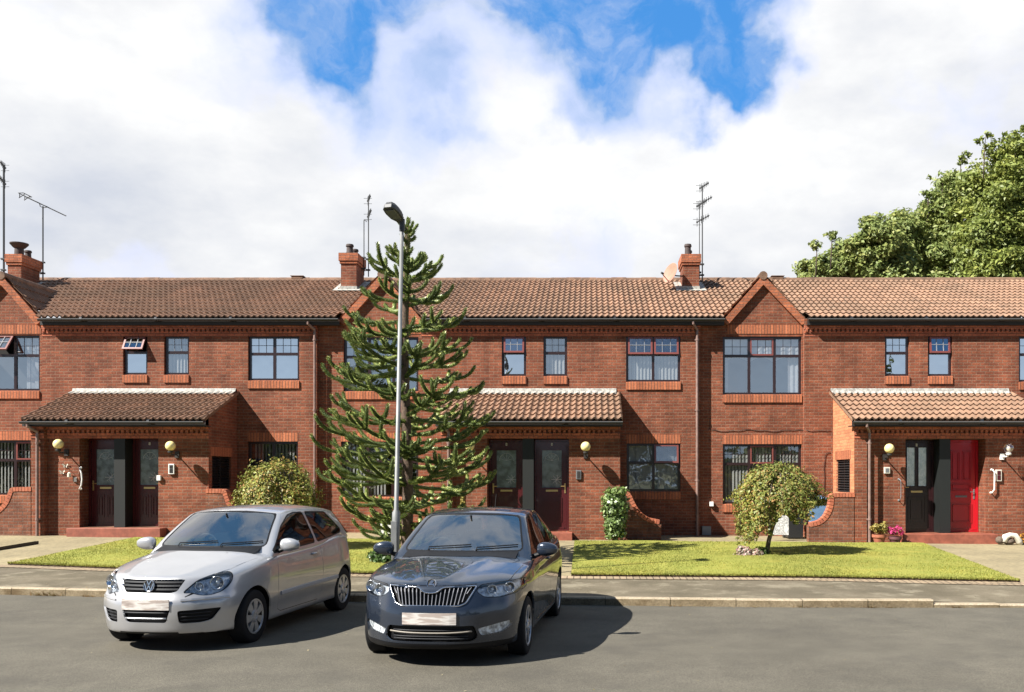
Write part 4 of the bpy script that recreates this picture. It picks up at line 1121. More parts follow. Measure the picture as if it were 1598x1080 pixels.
bgtree('taller yellow green tree in the middle of the group behind the right roof', (X(1440, D), D), 8,
       bc([(1400, 375, 38), (1440, 355, 42), (1470, 330, 40), (1500, 300, 44), (1450, 400, 50), (1510, 370, 55), (1440, 420, 60), (1480, 400, 60), (1410, 430, 50), (1500, 430, 60)], D), M['leaf_tree'], .19, 3300, [(X(1490, D), Z(262, D), .5), (X(1462, D), Z(293, D), .3), (X(1440, D), Z(312, D), .2)])
D = 35
bgtree('tallest dark green tree at the right edge behind the roof', (X(1580, D), D), 8,
       bc([(1530, 290, 48), (1575, 265, 50), (1620, 250, 60), (1560, 340, 60), (1610, 360, 70), (1520, 385, 50), (1570, 400, 60), (1660, 300, 70), (1540, 430, 60), (1600, 430, 70), (1600, 310, 60), (1570, 300, 50)], D), M['leaf_tree2'], .18, 3000, [(X(1526, D), Z(236, D), .55), (X(1566, D), Z(226, D), .35), (X(1590, D), Z(214, D), .3)])

# weeping standards
def weeping(label, X0, Y0, z0, trunk, cz, rx, rz, skirt, n, seed):
    r = empty('weeping_tree', (0, 0, 0), 0, label, 'tree', 'small weeping garden trees')
    m = MB(); m.tube(trunk, [.055, .045, .04, .03][:len(trunk)], 9)
    top = Vector(trunk[-1])
    Ps, Us = [], []
    for i in range(n):
        a = rng.uniform(0, 2*math.pi); L = skirt(a)
        # strand: rises from the centre, arches over and hangs
        s = rng.uniform(0, 1); tot = 1.0
        R_ = rx*(1+.12*math.sin(a*5+seed)+.07*math.sin(a*11))
        th = math.acos(1-s*1.0) if s < .62 else None
        dome = rng.uniform(0, 1) < .55
        if dome:
            ph = math.acos(1-rng.uniform(0, 1)); rr = rng.uniform(.74, 1.02)*(1+.07*math.sin(a*4+ph*5+seed)+.06*math.sin(a*9-ph*8)+.04*math.sin(a*17+ph*13))+(rng.uniform(0, .14) if rng.uniform() < .05 else 0)
            p = (math.sin(ph)*math.cos(a)*R_*rr, math.sin(ph)*math.sin(a)*R_*rr, cz+math.cos(ph)*rz*rr); u = (math.cos(a)*math.sin(ph), math.sin(a)*math.sin(ph), math.cos(ph)+.3)
        else:
            d = rng.uniform(0, 1)**1.1*L; rr = rng.uniform(.72, 1.05)*(1-.10*d)
            p = (math.cos(a)*R_*rr, math.sin(a)*R_*rr, cz-d); u = (math.cos(a), math.sin(a), .3)
        Ps.append((p[0]+X0, p[1]+Y0, p[2])); Us.append(u)
    for k in range(26):
        a = 2*math.pi*k/26+rng.uniform(-.1, .1); c, s_ = math.cos(a), math.sin(a); L = skirt(a)
        m.tube([top, (X0+c*rx*.5, Y0+s_*rx*.5, cz+rz*.75), (X0+c*rx*.9, Y0+s_*rx*.9, cz+.05), (X0+c*rx*.93, Y0+s_*rx*.93, cz-L*.8)], [.016, .012, .008, .004], 5)
    m.build('trunk', M['bark'], r, smooth=True)
    leafobj('crown', leaves(np.array(Ps), np.array(Us), .068, .55, .5, .5), M['leaf_yel'], r)
    rebase(r, (X0, Y0, z0))
Y0 = 18.7; X0 = X(1214, Y0)
def sk(a):
    d = math.cos(a)            # -1 left .. 1 right
    L = .42-.42*d
    if math.sin(a) < 0 and -.35 < d < .55: L = .36
    return max(.1, L+.10*math.sin(a*9))
tb = Vector((X(1196, Y0), Y0, gz(3.6, Y0)))
weeping('weeping tree with a mop of yellow green leaves standing on the right lawn', X0, Y0, tb.z, [tb, (X(1200, Y0), Y0, tb.z+.3), (X(1210, Y0), Y0, tb.z+.75), (X0, Y0, 1.9)], 1.33, .84, .72, sk, 20000, 1)
Y0 = 19.0; X0 = X(434, Y0)
weeping('dome of yellow green weeping leaves showing over the roof of the silver car', X0, Y0, gz(X0, Y0), [(X0, Y0, gz(X0, Y0)), (X0, Y0, 1.0), (X0, Y0, 1.8)], 1.22, .80, .92, lambda a: .75, 16000, 4)

def shrub(name, label, cat, px, Y, py0, py1, w, mat, size, n, dep=None, shape='col', stem=True):
    x = X(px, Y); z0, z1 = Z(py1, Y), Z(py0, Y); h = z1-z0; hw = w*Y/F/2
    r = empty(name, (0, 0, 0), 0, label, cat)
    Ps, Us = [], []
    N_ = 24
    for k in range(N_):
        if shape == 'col':
            t = k/(N_-1); f = (.72+.28*min(1, t*1.7))*(1 if t < .85 else .84); c = (x+rng.normal(0, .05*hw), Y+rng.normal(0, .05), z0+h*(.06+.86*t)); rr = (hw*f*rng.uniform(.86, 1.04), (dep or hw)*f, h*.09)
        elif shape == 'cone':
            t = k/(N_-1); f = 1-.75*t; c = (x, Y, z0+h*t*.95); rr = (hw*f, hw*f, h*.07)
        else:
            u = unit(1)[0]; c = (x+u[0]*hw*.7, Y+u[1]*hw*.5, z0+h*(.4+.3*u[2])); rr = (hw*.4, hw*.35, h*.3)
        p, u = clump(c, rr, n//N_, .6); Ps.append(p); Us.append(u+np.array((0, 0, .35)))
    leafobj('foliage', leaves(np.vstack(Ps), np.vstack(Us), size, .55, .7), mat, r)
    m = MB(); m.tube([(x, Y, z0-.08), (x, Y, z0+h*.6)], [.03, .015], 6)
    for k in range(6): a = k*1.05; m.tube([(x, Y, z0+.05), (x+math.cos(a)*hw*.6, Y+math.sin(a)*hw*.5, z0+h*.55)], [.015, .005], 5)
    m.build('stem', M['bark'], r); rebase(r, (x, Y, z0)); return r
shrub('ivy_bush', 'clipped upright ivy bush against the brick right of the middle porch', 'bush', 960, 21.15, 759, 841, 46, M['leaf_ivy'], .085, 3400, .26)
shrub('golden_shrub', 'small golden shrub under the left globe lamp of the middle porch', 'shrub', 722, 21.2, 770, 838, 22, M['leaf_gold'], .05, 700, shape='cone')
shrub('dark_shrub', 'low dark green shrub on the lawn just left of the lamp post', 'shrub', 604, 17.2, 847, 886, 58, M['leaf_dark'], .075, 1100, shape='mound')
shrub('low_plant', 'dark green leafy plant around the foot of the weeping tree', 'plant', 1187, 18.45, 851, 878, 34, M['leaf_dark'], .05, 700, shape='mound')
shrub('low_plant', 'small round grey green plant just right of the weeping tree trunk', 'plant', 1221, 18.5, 860, 876, 22, M['leaf_dark'], .04, 400, shape='mound')
M['pinkf'] = leafmat('pink_white_petals', [(.60, .42, .42), (.70, .62, .58), (.50, .24, .26), (.16, .17, .05), (.72, .66, .60)], .6, .3)
M['magf'] = leafmat('magenta_petals', [(.48, .03, .16), (.62, .06, .26), (.40, .02, .10), (.10, .12, .03)], .6, .3)
for px, py0, py1, w, lab in ((1158, 850, 874, 32, 'white and pink flower clump, left one beneath the weeping tree'), (1176, 854, 876, 30, 'pinker flower clump, right one beneath the weeping tree')):
    shrub('flower_clump', lab, 'flowers', px, 18.3, py0, py1, w, M['pinkf'], .05, 1100, shape='mound')
def potted(px, label, mat, pm, w, py_top, py_rim, py_b, fs):
    Y = 21.25; x = X(px, Y); z0 = Z(py_b, Y); zr = Z(py_rim, Y); r = empty('potted_plant', (0, 0, 0), 0, label, 'potted plant', 'potted plants by the right porch'); rad = w*Y/F/2
    m = MB(); m.lathe([(rad*.68, 0), (rad*.92, zr-z0-.07), (rad*1.05, zr-z0-.065), (rad*1.05, zr-z0), (rad*.93, zr-z0), (rad*.88, zr-z0-.05), (.001, zr-z0-.05)], 22, Matrix.Translation((x, Y, z0))); m.build('pot', pm, r, auto=40)
    Ps, Us = [], []
    zt = Z(py_top, Y)
    for k in range(12):
        u = unit(1)[0]; p, uu = clump((x+u[0]*rad*1.0, Y+u[1]*rad*.6, zr+(zt-zr)*rng.uniform(.15, .85)), (rad*.5, rad*.5, (zt-zr)*.25), 60, .3); Ps.append(p); Us.append(uu+np.array((0, -.3, .5)))
    leafobj('foliage', leaves(np.vstack(Ps), np.vstack(Us), fs, .6, .7), mat, r); rebase(r, (x, Y, z0))
potted(1372, 'terracotta pot with a straw coloured plant beside the right downpipe', M['leaf_gold'], M['pot'], 21, 812, 834, 847, .05)
potted(1397, 'dark clay pot full of magenta flowers next to the right doorstep', M['magf'], M['potdark'], 19, 821, 837, 847, .05)
# driftwood and stones right of the step
r = empty('rock_ornament', (0, 0, 0), 0, 'pale arching stone ornament on the paving right of the right doorstep', 'ornament'); Y = 21.2
m = MB(); m.tube([(X(a, Y), Y, Z(b, Y)) for a, b in ((1567, 846), (1569, 838), (1576, 835), (1584, 836), (1590, 845), (1593, 850))], [.07, .08, .06, .07, .08, .05], 9); m.build('stone', M['cream'], r, smooth=True)
m = MB(); m.ball((X(1576, Y), Y+.05, Z(845, Y)), .12, 8, (1.1, 1, .7)); m.ball((X(1562, Y), Y+.05, Z(843, Y)), .1, 8, (1, 1, .9)); m.build('boulder', M['bark'], r, smooth=True); rebase(r, (X(1576, Y), Y, .2))
shrub('orange_flowers', 'orange flowers at the right edge by the pale stone ornament', 'flowers', 1597, 21.3, 832, 848, 14, leafmat('orange_petals', [(.6, .2, .02), (.65, .3, .03), (.2, .14, .04)]), .05, 200, shape='mound')

# bins behind the right weeping tree
M['binblue'] = plain('pale_blue_bin_plastic', (.12, .22, .36), .4, vary=.1)
M['binblack'] = plain('black_bin_plastic', (.018, .019, .02), .45)
def bin_(px0, px1, py0, py1, Y, mat, label):
    x0, x1, z0, z1 = X(px0, Y), X(px1, Y), Z(py1, Y), Z(py0, Y); cx, hw = (x0+x1)/2, (x1-x0)/2
    r = empty('wheelie_bin', (0, 0, 0), 0, label, 'bin', 'wheelie bins beside the right porch'); m = MB(); zt = z1-.10
    k = .84
    m.mesh([(cx-hw*k, Y+.04, z0+.05), (cx+hw*k, Y+.04, z0+.05), (cx+hw*k, Y+.55, z0+.05), (cx-hw*k, Y+.55, z0+.05), (cx-hw, Y, zt), (cx+hw, Y, zt), (cx+hw, Y+.6, zt), (cx-hw, Y+.6, zt)],
           [(0, 3, 2, 1), (4, 5, 6, 7), (0, 1, 5, 4), (1, 2, 6, 5), (2, 3, 7, 6), (3, 0, 4, 7)]); m.box(cx-hw-.015, cx+hw+.015, Y-.015, Y+.62, zt-.05, zt-.004); m.build('body', mat, r, bevel=.01)
    l = MB(); l.mesh([(cx-hw-.03, Y-.04, zt), (cx+hw+.03, Y-.04, zt), (cx+hw+.03, Y+.64, zt), (cx-hw-.03, Y+.64, zt), (cx-hw, Y-.0, zt+.05), (cx+hw, Y-.0, zt+.05), (cx+hw, Y+.6, z1), (cx-hw, Y+.6, z1)],
           [(0, 3, 2, 1), (4, 5, 6, 7), (0, 1, 5, 4), (1, 2, 6, 5), (2, 3, 7, 6), (3, 0, 4, 7)]); l.build('lid', mat, r, bevel=.01)
    w = MB()
    for s in (-1, 1): w.lathe([(.03, -.03), (.1, -.03), (.1, .03), (.03, .03)], 16, Matrix.Translation((cx+s*hw*.8, Y+.5, z0+.1)) @ Matrix.Rotation(R(90), 4, 'Y'))
    w.build('wheel', M['binblack'], r); rebase(r, (cx, Y+.3, z0)); return r
r = bin_(1264, 1292, 774, 843, 22.4, M['binblue'], 'pale blue wheelie bin half hidden between the weeping tree and the curved wall')
bin_(1228, 1256, 776, 843, 22.5, M['binblack'], 'black wheelie bin in the shade behind the weeping tree')
def patterned():
    m, t, b = newmat('white_patterned_board'); p = t.new('ShaderNodeNewGeometry').outputs['Position']
    w = t.noise(p, 14, 3, .6); c = t.ramp(w, [(.42, (.62, .62, .60)), (.47, (.12, .12, .12)), (.52, (.64, .64, .62)), (.60, (.2, .2, .2)), (.64, (.65, .65, .63))]); t.l.new(c, b.inputs['Base Color']); return m
m = MB(); Y = 21.9; m.box(X(1201, Y), X(1231, Y), Y, Y+.04, Z(835, Y), Z(796, Y))
o = tag(m.build('screen_board', patterned(), bevel=.004), 'white patterned board standing low behind the weeping tree trunk', 'board')
# sign box on a short post behind the street lamp
r = empty('post_sign', (0, 0, 0), 0, 'plain white board on a short post behind the street lamp', 'sign'); Y = 20.6
m = MB(); m.box(X(591, Y), X(618, Y), Y, Y+.06, Z(833, Y), Z(811, Y)); m.build('board', M['white'], r, bevel=.005)
m = MB(); m.box(X(598, Y), X(611, Y), Y+.02, Y+.05, Z(846, Y), Z(833, Y)); m.build('post', M['soffit'], r); rebase(r, (X(604, Y), Y, .3))
# black timber edging at the far left
a = Vector(unproj(54, 843)); b = Vector(unproj(-40, 853)); m = MB(); h = Vector((0, 0, .075)); d = Vector((.03, .1, 0))
m.mesh([a, b, b+h, a+h, a+d, b+d, b+d+h, a+d+h], [(0, 1, 2, 3), (4, 7, 6, 5), (3, 2, 6, 7), (0, 3, 7, 4), (1, 5, 6, 2)])
tag(m.build('timber_edging', M['black']), 'low black edging board on the paving at the left edge', 'edging board')

# ---------------------------------------------------------------- monkey puzzle
def monkey():
    r = empty('monkey_puzzle_tree', (0, 0, 0), 0, 'tall monkey puzzle tree with spiky upturned branches behind the street lamp', 'tree')
    Y = 16.9; bx = X(633, Y); z0 = gz(bx, Y); H = Z(347, Y)
    t = MB(); n = 30; xt = lambda z: bx+.03*math.sin(z*1.1)+.02*(z/H)
    zs = [z0-.1+(H-z0)*i/n for i in range(n+1)]
    t.tube([(xt(z), Y, z) for z in zs], [.115*(1-.58*i/n)+(.04 if i < 2 else 0)+.006*(i % 2) for i in range(n+1)], 12)
    # paths of every shoot
    paths = []   # (points, radius, tipness)
    def shoot(p, d, L, up, r, young=0, n=7):
        pts = [Vector(p)]; d = Vector(d).normalized(); st = L/n
        for k in range(n):
            f = (k+1)/n; d = (d+Vector((0, 0, up*f*f*3.3/n))+Vector(rng.normal(0, .02, 3))).normalized(); pts.append(pts[-1]+d*st)
        paths.append((pts, r, young)); return pts
    # half width (m) of the crown by height (photo rows)
    rows = [(362, .18, 5), (398, .42, 5), (432, .62, 6), (462, .74, 7), (496, .98, 7), (528, 1.08, 6), (560, 1.22, 7), (594, 1.32, 7), (630, 1.46, 7), (662, 1.54, 7), (694, 1.58, 7), (726, 1.60, 7), (758, 1.46, 6), (786, 1.25, 5), (808, .95, 4)]
    k0 = 0
    for py, hw, nb in rows:
        z = Z(py, Y); k0 += .6
        for b in range(nb):
            a = 2*math.pi*(b+rng.uniform(-.18, .18))/nb+k0
            L = hw*rng.uniform(.90, 1.14); zz = z-L*.20+rng.normal(0, .11)
            top = py < 440
            pt = shoot((xt(zz), Y, zz), (math.cos(a), math.sin(a), .25 if top else rng.uniform(-.22, .14)), L, .85 if top else .62, .041, 0, 8)
            if top and hw < .5: 
                if hw > .3:
                    for s in (-1, 1):
                        tg = (pt[5]-pt[4]).normalized(); side = tg.cross(Vector((0, 0, 1))).normalized()*s; shoot(pt[5], tg*.6+side*.9, .22, .8, .036, 0, 4)
                continue
            m_ = 2
            for j in range(1, m_+1):
                for s in (-1, 1):
                    if rng.uniform() < .16: continue
                    i0 = 2+int(round((j-.3)*5/m_)); i0 = min(i0, 7); q = pt[i0]; tg = (pt[i0]-pt[i0-1]).normalized()
                    side = tg.cross(Vector((0, 0, 1))).normalized()*s
                    l2 = (.40+.34*rng.uniform())*(hw/1.3)**.5
                    q2 = shoot(q, tg*.85+side*.75-Vector((0, 0, .16)), l2, 1.0, .039, 0, 7)
                    if hw > 1.0 and rng.uniform() < .22:
                        tg2 = (q2[3]-q2[2]).normalized(); s2 = tg2.cross(Vector((0, 0, 1))).normalized()*(-s); shoot(q2[2], tg2*.7+s2*.8, .2, 1.0, .040, 0, 4)
    for a in (.4, 2.2, 4.0, 5.3): shoot((xt(H-.25), Y, H-.2), (math.cos(a), math.sin(a)*.7, .5), .24, .5, .032, 0, 4)
    shoot((xt(H), Y, H-.3), (0, 0, 1), .36, .1, .034, 0, 4)
    # inner stems
    s = MB()
    for pts, rr, y in paths:
        s.tube(pts, [rr*.72]*(len(pts)-1)+[rr*.5], 6)
    V = []; Fc = []
    def scales(pts, r0, den, ln, wd):
        tot = sum((b-a).length for a, b in zip(pts[:-1], pts[1:])); cnt = int(tot*den)
        seg = [(b-a).length for a, b in zip(pts[:-1], pts[1:])]
        for q in range(cnt):
            s_ = tot*(q+rng.uniform(0, 1))/cnt; i = 0
            while i < len(seg)-1 and s_ > seg[i]: s_ -= seg[i]; i += 1
            a, b = pts[i], pts[i+1]; tg = (b-a).normalized(); p = a.lerp(b, min(1, s_/max(seg[i], 1e-6)))
            an = q*2.399; u = tg.orthogonal().normalized(); v = tg.cross(u); rd = u*math.cos(an)+v*math.sin(an); sd = tg.cross(rd)
            bs = p+rd*r0*.55; tip = bs+(rd*.62+tg*.8)*ln*rng.uniform(.8, 1.2); k = len(V)
            V.extend([tuple(bs+sd*wd), tuple(bs-sd*wd), tuple(tip)]); Fc.append((k, k+1, k+2))
        tip = pts[-1]; tg = (pts[-1]-pts[-2]).normalized()
        for q in range(9):
            an = q*2.399; u = tg.orthogonal().normalized(); v = tg.cross(u); rd = u*math.cos(an)+v*math.sin(an); sd = tg.cross(rd); k = len(V)
            V.extend([tuple(tip+sd*wd), tuple(tip-sd*wd), tuple(tip+(rd*.5+tg)*ln*.9)]); Fc.append((k, k+1, k+2))
    for pts, rr, y in paths: scales(pts, rr, 250, .046, .016)
    scales([Vector((xt(z), Y, z)) for z in zs[18:]], .09, 420, .04, .014)
    # low offshoot beside the trunk
    t.build('trunk', M['araubark'], r, smooth=True)
    c = MB(); c.v = V; c.f = Fc; c.m = [0]*len(Fc); cr = c.build('crown', M['arau'], r)
    st = s.build('branch', M['arausten'], cr, smooth=True)
    rebase(r, (bx, Y, z0))
M['arausten'] = plain('green_shoot', (.065, .095, .026), .7, vary=.3, vs=12)
monkey()

# ---------------------------------------------------------------- street lamp
r = empty('street_lamp', (0, 0, 0), 0, 'tall grey street lamp with a flat tilted head, in front of the monkey puzzle tree', 'street lamp'); Y = 14.5
x0, x1 = X(616, Y), X(627.5, Y); z0 = gz(x0, Y)-.05; zt = Z(345, Y); zj = Z(795, Y)
m = MB(); f = (zj-z0)/(zt-z0); xj = x0+(x1-x0)*f
m.tube([(x0, Y, z0), (x0+(xj-x0)*.98, Y, zj-.05), (xj, Y, zj), (x1, Y, zt)], [.064, .064, .037, .029], 20); 
m.build('post', M['galv'], r, smooth=True)
d = MB(); zz = z0+.55; d.box(x0-.045, x0+.045, Y-.074, Y-.066, zz, zz+.5); d.build('access_door', M['galv'], r, bevel=.004)
h = MB(); c = Vector((x1-.02, Y, zt)); ax = Vector((-.28, -.92, .30)).normalized(); sd = ax.cross(Vector((0, 0, 1))).normalized(); up = sd.cross(ax).normalized()
outl = [(-.05, .035), (.04, .05), (.12, .10), (.26, .115), (.38, .10), (.43, .06)]
top = []; bot = []
ring = [(a, w) for a, w in outl]+[(a, -w) for a, w in reversed(outl)]
h.mesh([c+ax*a+sd*w-up*.03 for a, w in ring]+[c+ax*a+sd*w+up*.03 for a, w in ring]+[c+ax*(a*.9+.02)+sd*w*.7+up*.075 for a, w in ring],
       [tuple(range(12)), tuple(range(24, 36))[::-1]]+[(i, (i+1) % 12, 12+(i+1) % 12, 12+i) for i in range(12)]+[(12+i, 12+(i+1) % 12, 24+(i+1) % 12, 24+i) for i in range(12)])
lh = h.build('lamp_head', M['aerial'], r, bevel=.006)
h = MB(); q = [(.13, .075), (.27, .088), (.37, .075), (.37, -.075), (.27, -.088), (.13, -.075)]; h.mesh([c+ax*a+sd*w-up*.034 for a, w in q]+[c+ax*a+sd*w*.9-up*.045 for a, w in q], [tuple(range(6, 12))]+[(i, (i+1) % 6, 6+(i+1) % 6, 6+i) for i in range(6)])
h.build('lens', plain('lamp_lens', (.10, .10, .09), .15), lh)
h = MB(); h.tube([(x1, Y, zt-.16), (x1, Y, zt+.03)], .044, 14); h.lathe([(.03, 0), (.035, .06), (.02, .08)], 12, Matrix.Translation(c+ax*.12+up*.07)); h.build('spigot', M['aerial'], r)
rebase(r, (x0, Y, z0))
# ================================================================ CARS
def crv(pts):
    xs = np.array([p[0] for p in pts], float); ys = np.array([p[1] for p in pts], float)
    d = np.diff(ys)/np.diff(xs); m = np.zeros(len(xs)); m[1:-1] = np.where(d[1:]*d[:-1] > 0, 2*d[1:]*d[:-1]/(d[1:]+d[:-1]+1e-12), 0); m[0] = d[0]; m[-1] = d[-1]
    def f(x):
        x = np.clip(x, xs[0], xs[-1]); i = np.clip(np.searchsorted(xs, x)-1, 0, len(xs)-2); h = xs[i+1]-xs[i]; t = (x-xs[i])/h
        return (2*t**3-3*t**2+1)*ys[i]+(t**3-2*t**2+t)*h*m[i]+(-2*t**3+3*t**2)*ys[i+1]+(t**3-t**2)*h*m[i+1]
    return f
def boxgrid(nu, nv, nw, F_, smooth):
    idx = {}; P = []
    def vid(i, j, k):
        q = (i, j, k)
        if q not in idx: idx[q] = len(P); P.append(q)
        return idx[q]
    fs = []
    for i in range(nu):
        for j in range(nv):
            fs.append((vid(i, j, 0), vid(i, j+1, 0), vid(i+1, j+1, 0), vid(i+1, j, 0))); fs.append((vid(i, j, nw), vid(i+1, j, nw), vid(i+1, j+1, nw), vid(i, j+1, nw)))
    for i in range(nu):
        for k in range(nw):
            fs.append((vid(i, 0, k), vid(i+1, 0, k), vid(i+1, 0, k+1), vid(i, 0, k+1))); fs.append((vid(i, nv, k), vid(i, nv, k+1), vid(i+1, nv, k+1), vid(i+1, nv, k)))
    for j in range(nv):
        for k in range(nw):
            fs.append((vid(0, j, k), vid(0, j, k+1), vid(0, j+1, k+1), vid(0, j+1, k))); fs.append((vid(nu, j, k), vid(nu, j+1, k), vid(nu, j+1, k+1), vid(nu, j, k+1)))
    Q = np.array(P, float); u, v, w = Q[:, 0]/nu, Q[:, 1]/nv*2-1, Q[:, 2]/nw
    co = F_(u, v, w)
    E = set()
    for f in fs:
        for a, b in zip(f, f[1:]+f[:1]): E.add((min(a, b), max(a, b)))
    E = np.array(list(E)); cnt = np.bincount(E.reshape(-1), minlength=len(P))[:, None]
    for it in range(smooth):
        for lam in (.6, -.3):
            s = np.zeros_like(co); np.add.at(s, E[:, 0], co[E[:, 1]]); np.add.at(s, E[:, 1], co[E[:, 0]])
            co = co+(s/cnt-co)*lam
    bm = bmesh.new(); vs = [bm.verts.new(p) for p in co]
    for f in fs: bm.faces.new([vs[i] for i in f])
    bmesh.ops.recalc_face_normals(bm, faces=bm.faces); bm.normal_update()
    bm.faces.layers.int.new('reg'); return bm
def inpoly(x, y, P):
    c = False; n = len(P); j = n-1
    for i in range(n):
        if (P[i][1] > y) != (P[j][1] > y) and x < (P[j][0]-P[i][0])*(y-P[i][1])/(P[j][1]-P[i][1]+1e-15)+P[i][0]: c = not c
        j = i
    return c
def rounded(P, r, n=3):
    out = []; m = len(P)
    for i in range(m):
        p = Vector(P[i]); a = (Vector(P[i-1])-p); b = (Vector(P[(i+1) % m])-p); k = min(r, a.length*.45, b.length*.45)
        A = p+a.normalized()*k; B = p+b.normalized()*k
        for q in range(n+1): t = q/n; out.append(tuple(A*(1-t)**2+p*2*t*(1-t)+B*t*t))
    return out
def offset(P, d):
    """grow a polygon outwards by d"""
    m = len(P); ar = sum(P[i-1][0]*P[i][1]-P[i][0]*P[i-1][1] for i in range(m)); s = 1 if ar > 0 else -1; out = []
    for i in range(m):
        a, b, c = Vector(P[i-1]), Vector(P[i]), Vector(P[(i+1) % m]); e1 = (b-a).normalized(); e2 = (c-b).normalized()
        n = Vector((e1.y, -e1.x))+Vector((e2.y, -e2.x)); n = n*s; L = n.length; n = n/L if L > 1e-6 else n
        out.append(tuple(b+n*d/max(.75, L/2)))
    return out
def region(bm, P, ea, eb, flt, tagid, cut=True):
    ea, eb = Vector(ea), Vector(eb); lay = bm.faces.layers.int['reg']; m = len(P)
    xs = [p[0] for p in P]; ys = [p[1] for p in P]; bb = (min(xs)-.06, max(xs)+.06, min(ys)-.06, max(ys)+.06)
    def near(f):
        if not flt(f): return False
        c = f.calc_center_median(); return bb[0] < c.dot(ea) < bb[1] and bb[2] < c.dot(eb) < bb[3]
    if cut:
        for i in range(m):
            p, q = P[i-1], P[i]; lo = (min(p[0], q[0])-.002, min(p[1], q[1])-.002); hi = (max(p[0], q[0])+.002, max(p[1], q[1])+.002)
            cand = []
            for f in bm.faces:
                if not near(f): continue
                A = [v.co.dot(ea) for v in f.verts]; B = [v.co.dot(eb) for v in f.verts]
                if max(A) < lo[0] or min(A) > hi[0] or max(B) < lo[1] or min(B) > hi[1]: continue
                cand.append(f)
            if not cand: continue
            n2 = Vector((q[1]-p[1], -(q[0]-p[0])))
            if n2.length < 1e-7: continue
            n2.normalize(); no = ea*n2.x+eb*n2.y; co = ea*p[0]+eb*p[1]
            es = {e for f in cand for e in f.edges}; vs = {v for f in cand for v in f.verts}
            bmesh.ops.bisect_plane(bm, geom=cand+list(es)+list(vs), plane_co=co, plane_no=no, dist=1e-5)
    for f in bm.faces:
        if near(f):
            c = f.calc_center_median()
            if inpoly(c.dot(ea), c.dot(eb), P): f[lay] = tagid
def take(bm, ids, name, mat, parent, off=0.0, keep=None, thick=0):
    """faces of the given regions as an object of their own, carrying the body's own normals"""
    lay = bm.faces.layers.int['reg']; ids = ids if isinstance(ids, (set, tuple, list)) else (ids,)
    fs = [f for f in bm.faces if f[lay] in ids and (keep is None or keep(f))]
    if not fs: return None
    vm = {}; V = []; N = []; Fc = []
    for f in fs:
        q = []
        for v in f.verts:
            if v.index not in vm: vm[v.index] = len(V); V.append(v.co+v.normal*off); N.append(v.normal.copy())
            q.append(vm[v.index])
        Fc.append(q)
    if thick:   # rim towards the inside so that edges have depth
        from collections import Counter
        ec = Counter(); 
        for q in Fc:
            for a, b in zip(q, q[1:]+q[:1]): ec[(min(a, b), max(a, b))] += 1
        nb = len(V); mp = {}
        for q in list(Fc):
            for a, b in zip(q, q[1:]+q[:1]):
                if ec[(min(a, b), max(a, b))] == 1:
                    for x in (a, b):
                        if x not in mp: mp[x] = len(V); V.append(V[x]-N[x]*thick); N.append(N[x])
                    Fc.append([b, a, mp[a], mp[b]])
    me = bpy.data.meshes.new(name); me.from_pydata([tuple(v) for v in V], [], Fc); me.materials.append(mat)
    me.polygons.foreach_set('use_smooth', [True]*len(me.polygons)); me.update()
    me.normals_split_custom_set_from_vertices([tuple(n) for n in N])
    o = bpy.data.objects.new(name, me); COL.objects.link(o); o.parent = parent; return o

def paint(name, col, metal, rough, fl=.0):
    m, t, b = newmat(name); b.inputs['Metallic'].default_value = metal; b.inputs['Roughness'].default_value = rough
    b.inputs['Coat Weight'].default_value = 1; b.inputs['Coat Roughness'].default_value = .02
    co = t.new('ShaderNodeTexCoord').outputs['Object']; n = t.noise(co, 2.2, 4, .6); k = t.map(n, .3, .7, .93, 1.04)
    t.l.new(t.mix(1.0, col, t.comb(k, k, k), 'MULTIPLY'), b.inputs['Base Color'])
    vz = t.sep(co)[2]; dirt = t.math('MULTIPLY', t.map(vz, .5, .2), t.math('MULTIPLY', t.map(t.noise(co, 7, 5, .7), .35, .7), .5))
    t.l.new(t.math('ADD', t.math('MULTIPLY', dirt, .4), rough), b.inputs['Roughness']); return m
M['silver'] = paint('silver_paint', (.42, .42, .43), .55, .32)
M['slate'] = paint('slate_grey_paint', (.020, .028, .045), .40, .24)
M['trim'] = plain('black_trim', (.008, .008, .009), .5, spec=.2)
M['plastic'] = plain('dark_grey_plastic', (.022, .023, .026), .5, spec=.25)
M['chrome'] = plain('chrome', (.72, .73, .76), .12, metal=1)
M['satin'] = plain('satin_silver', (.42, .43, .45), .35, metal=.7)
M['tyre'] = plain('tyre_rubber', (.012, .012, .013), .85, spec=.2, bump=.3, bs=60)
M['seat'] = plain('grey_seat_cloth', (.07, .07, .075), .9)
M['dash'] = plain('dark_dashboard', (.02, .021, .023), .7, spec=.2)
def platemat():
    m, t, b = newmat('blurred_number_plate'); co = t.new('ShaderNodeTexCoord').outputs['Object']
    x, y, z = t.sep(co)[:3]; n = t.noise(t.vmath('MULTIPLY', co, (2.2, 1, 16)), 1.6, 3, .5)
    c = t.ramp(n, [(.36, (.24, .20, .18)), (.46, (.42, .38, .35)), (.54, (.52, .50, .47)), (.62, (.32, .27, .24))]); t.l.new(c, b.inputs['Base Color']); b.inputs['Roughness'].default_value = .45; return m
M['plate'] = platemat()
M['amber'] = plain('amber_lens', (.6, .22, .03), .2)
M['redlens'] = plain('red_lamp_lens', (.30, .01, .01), .15, coat=.5)
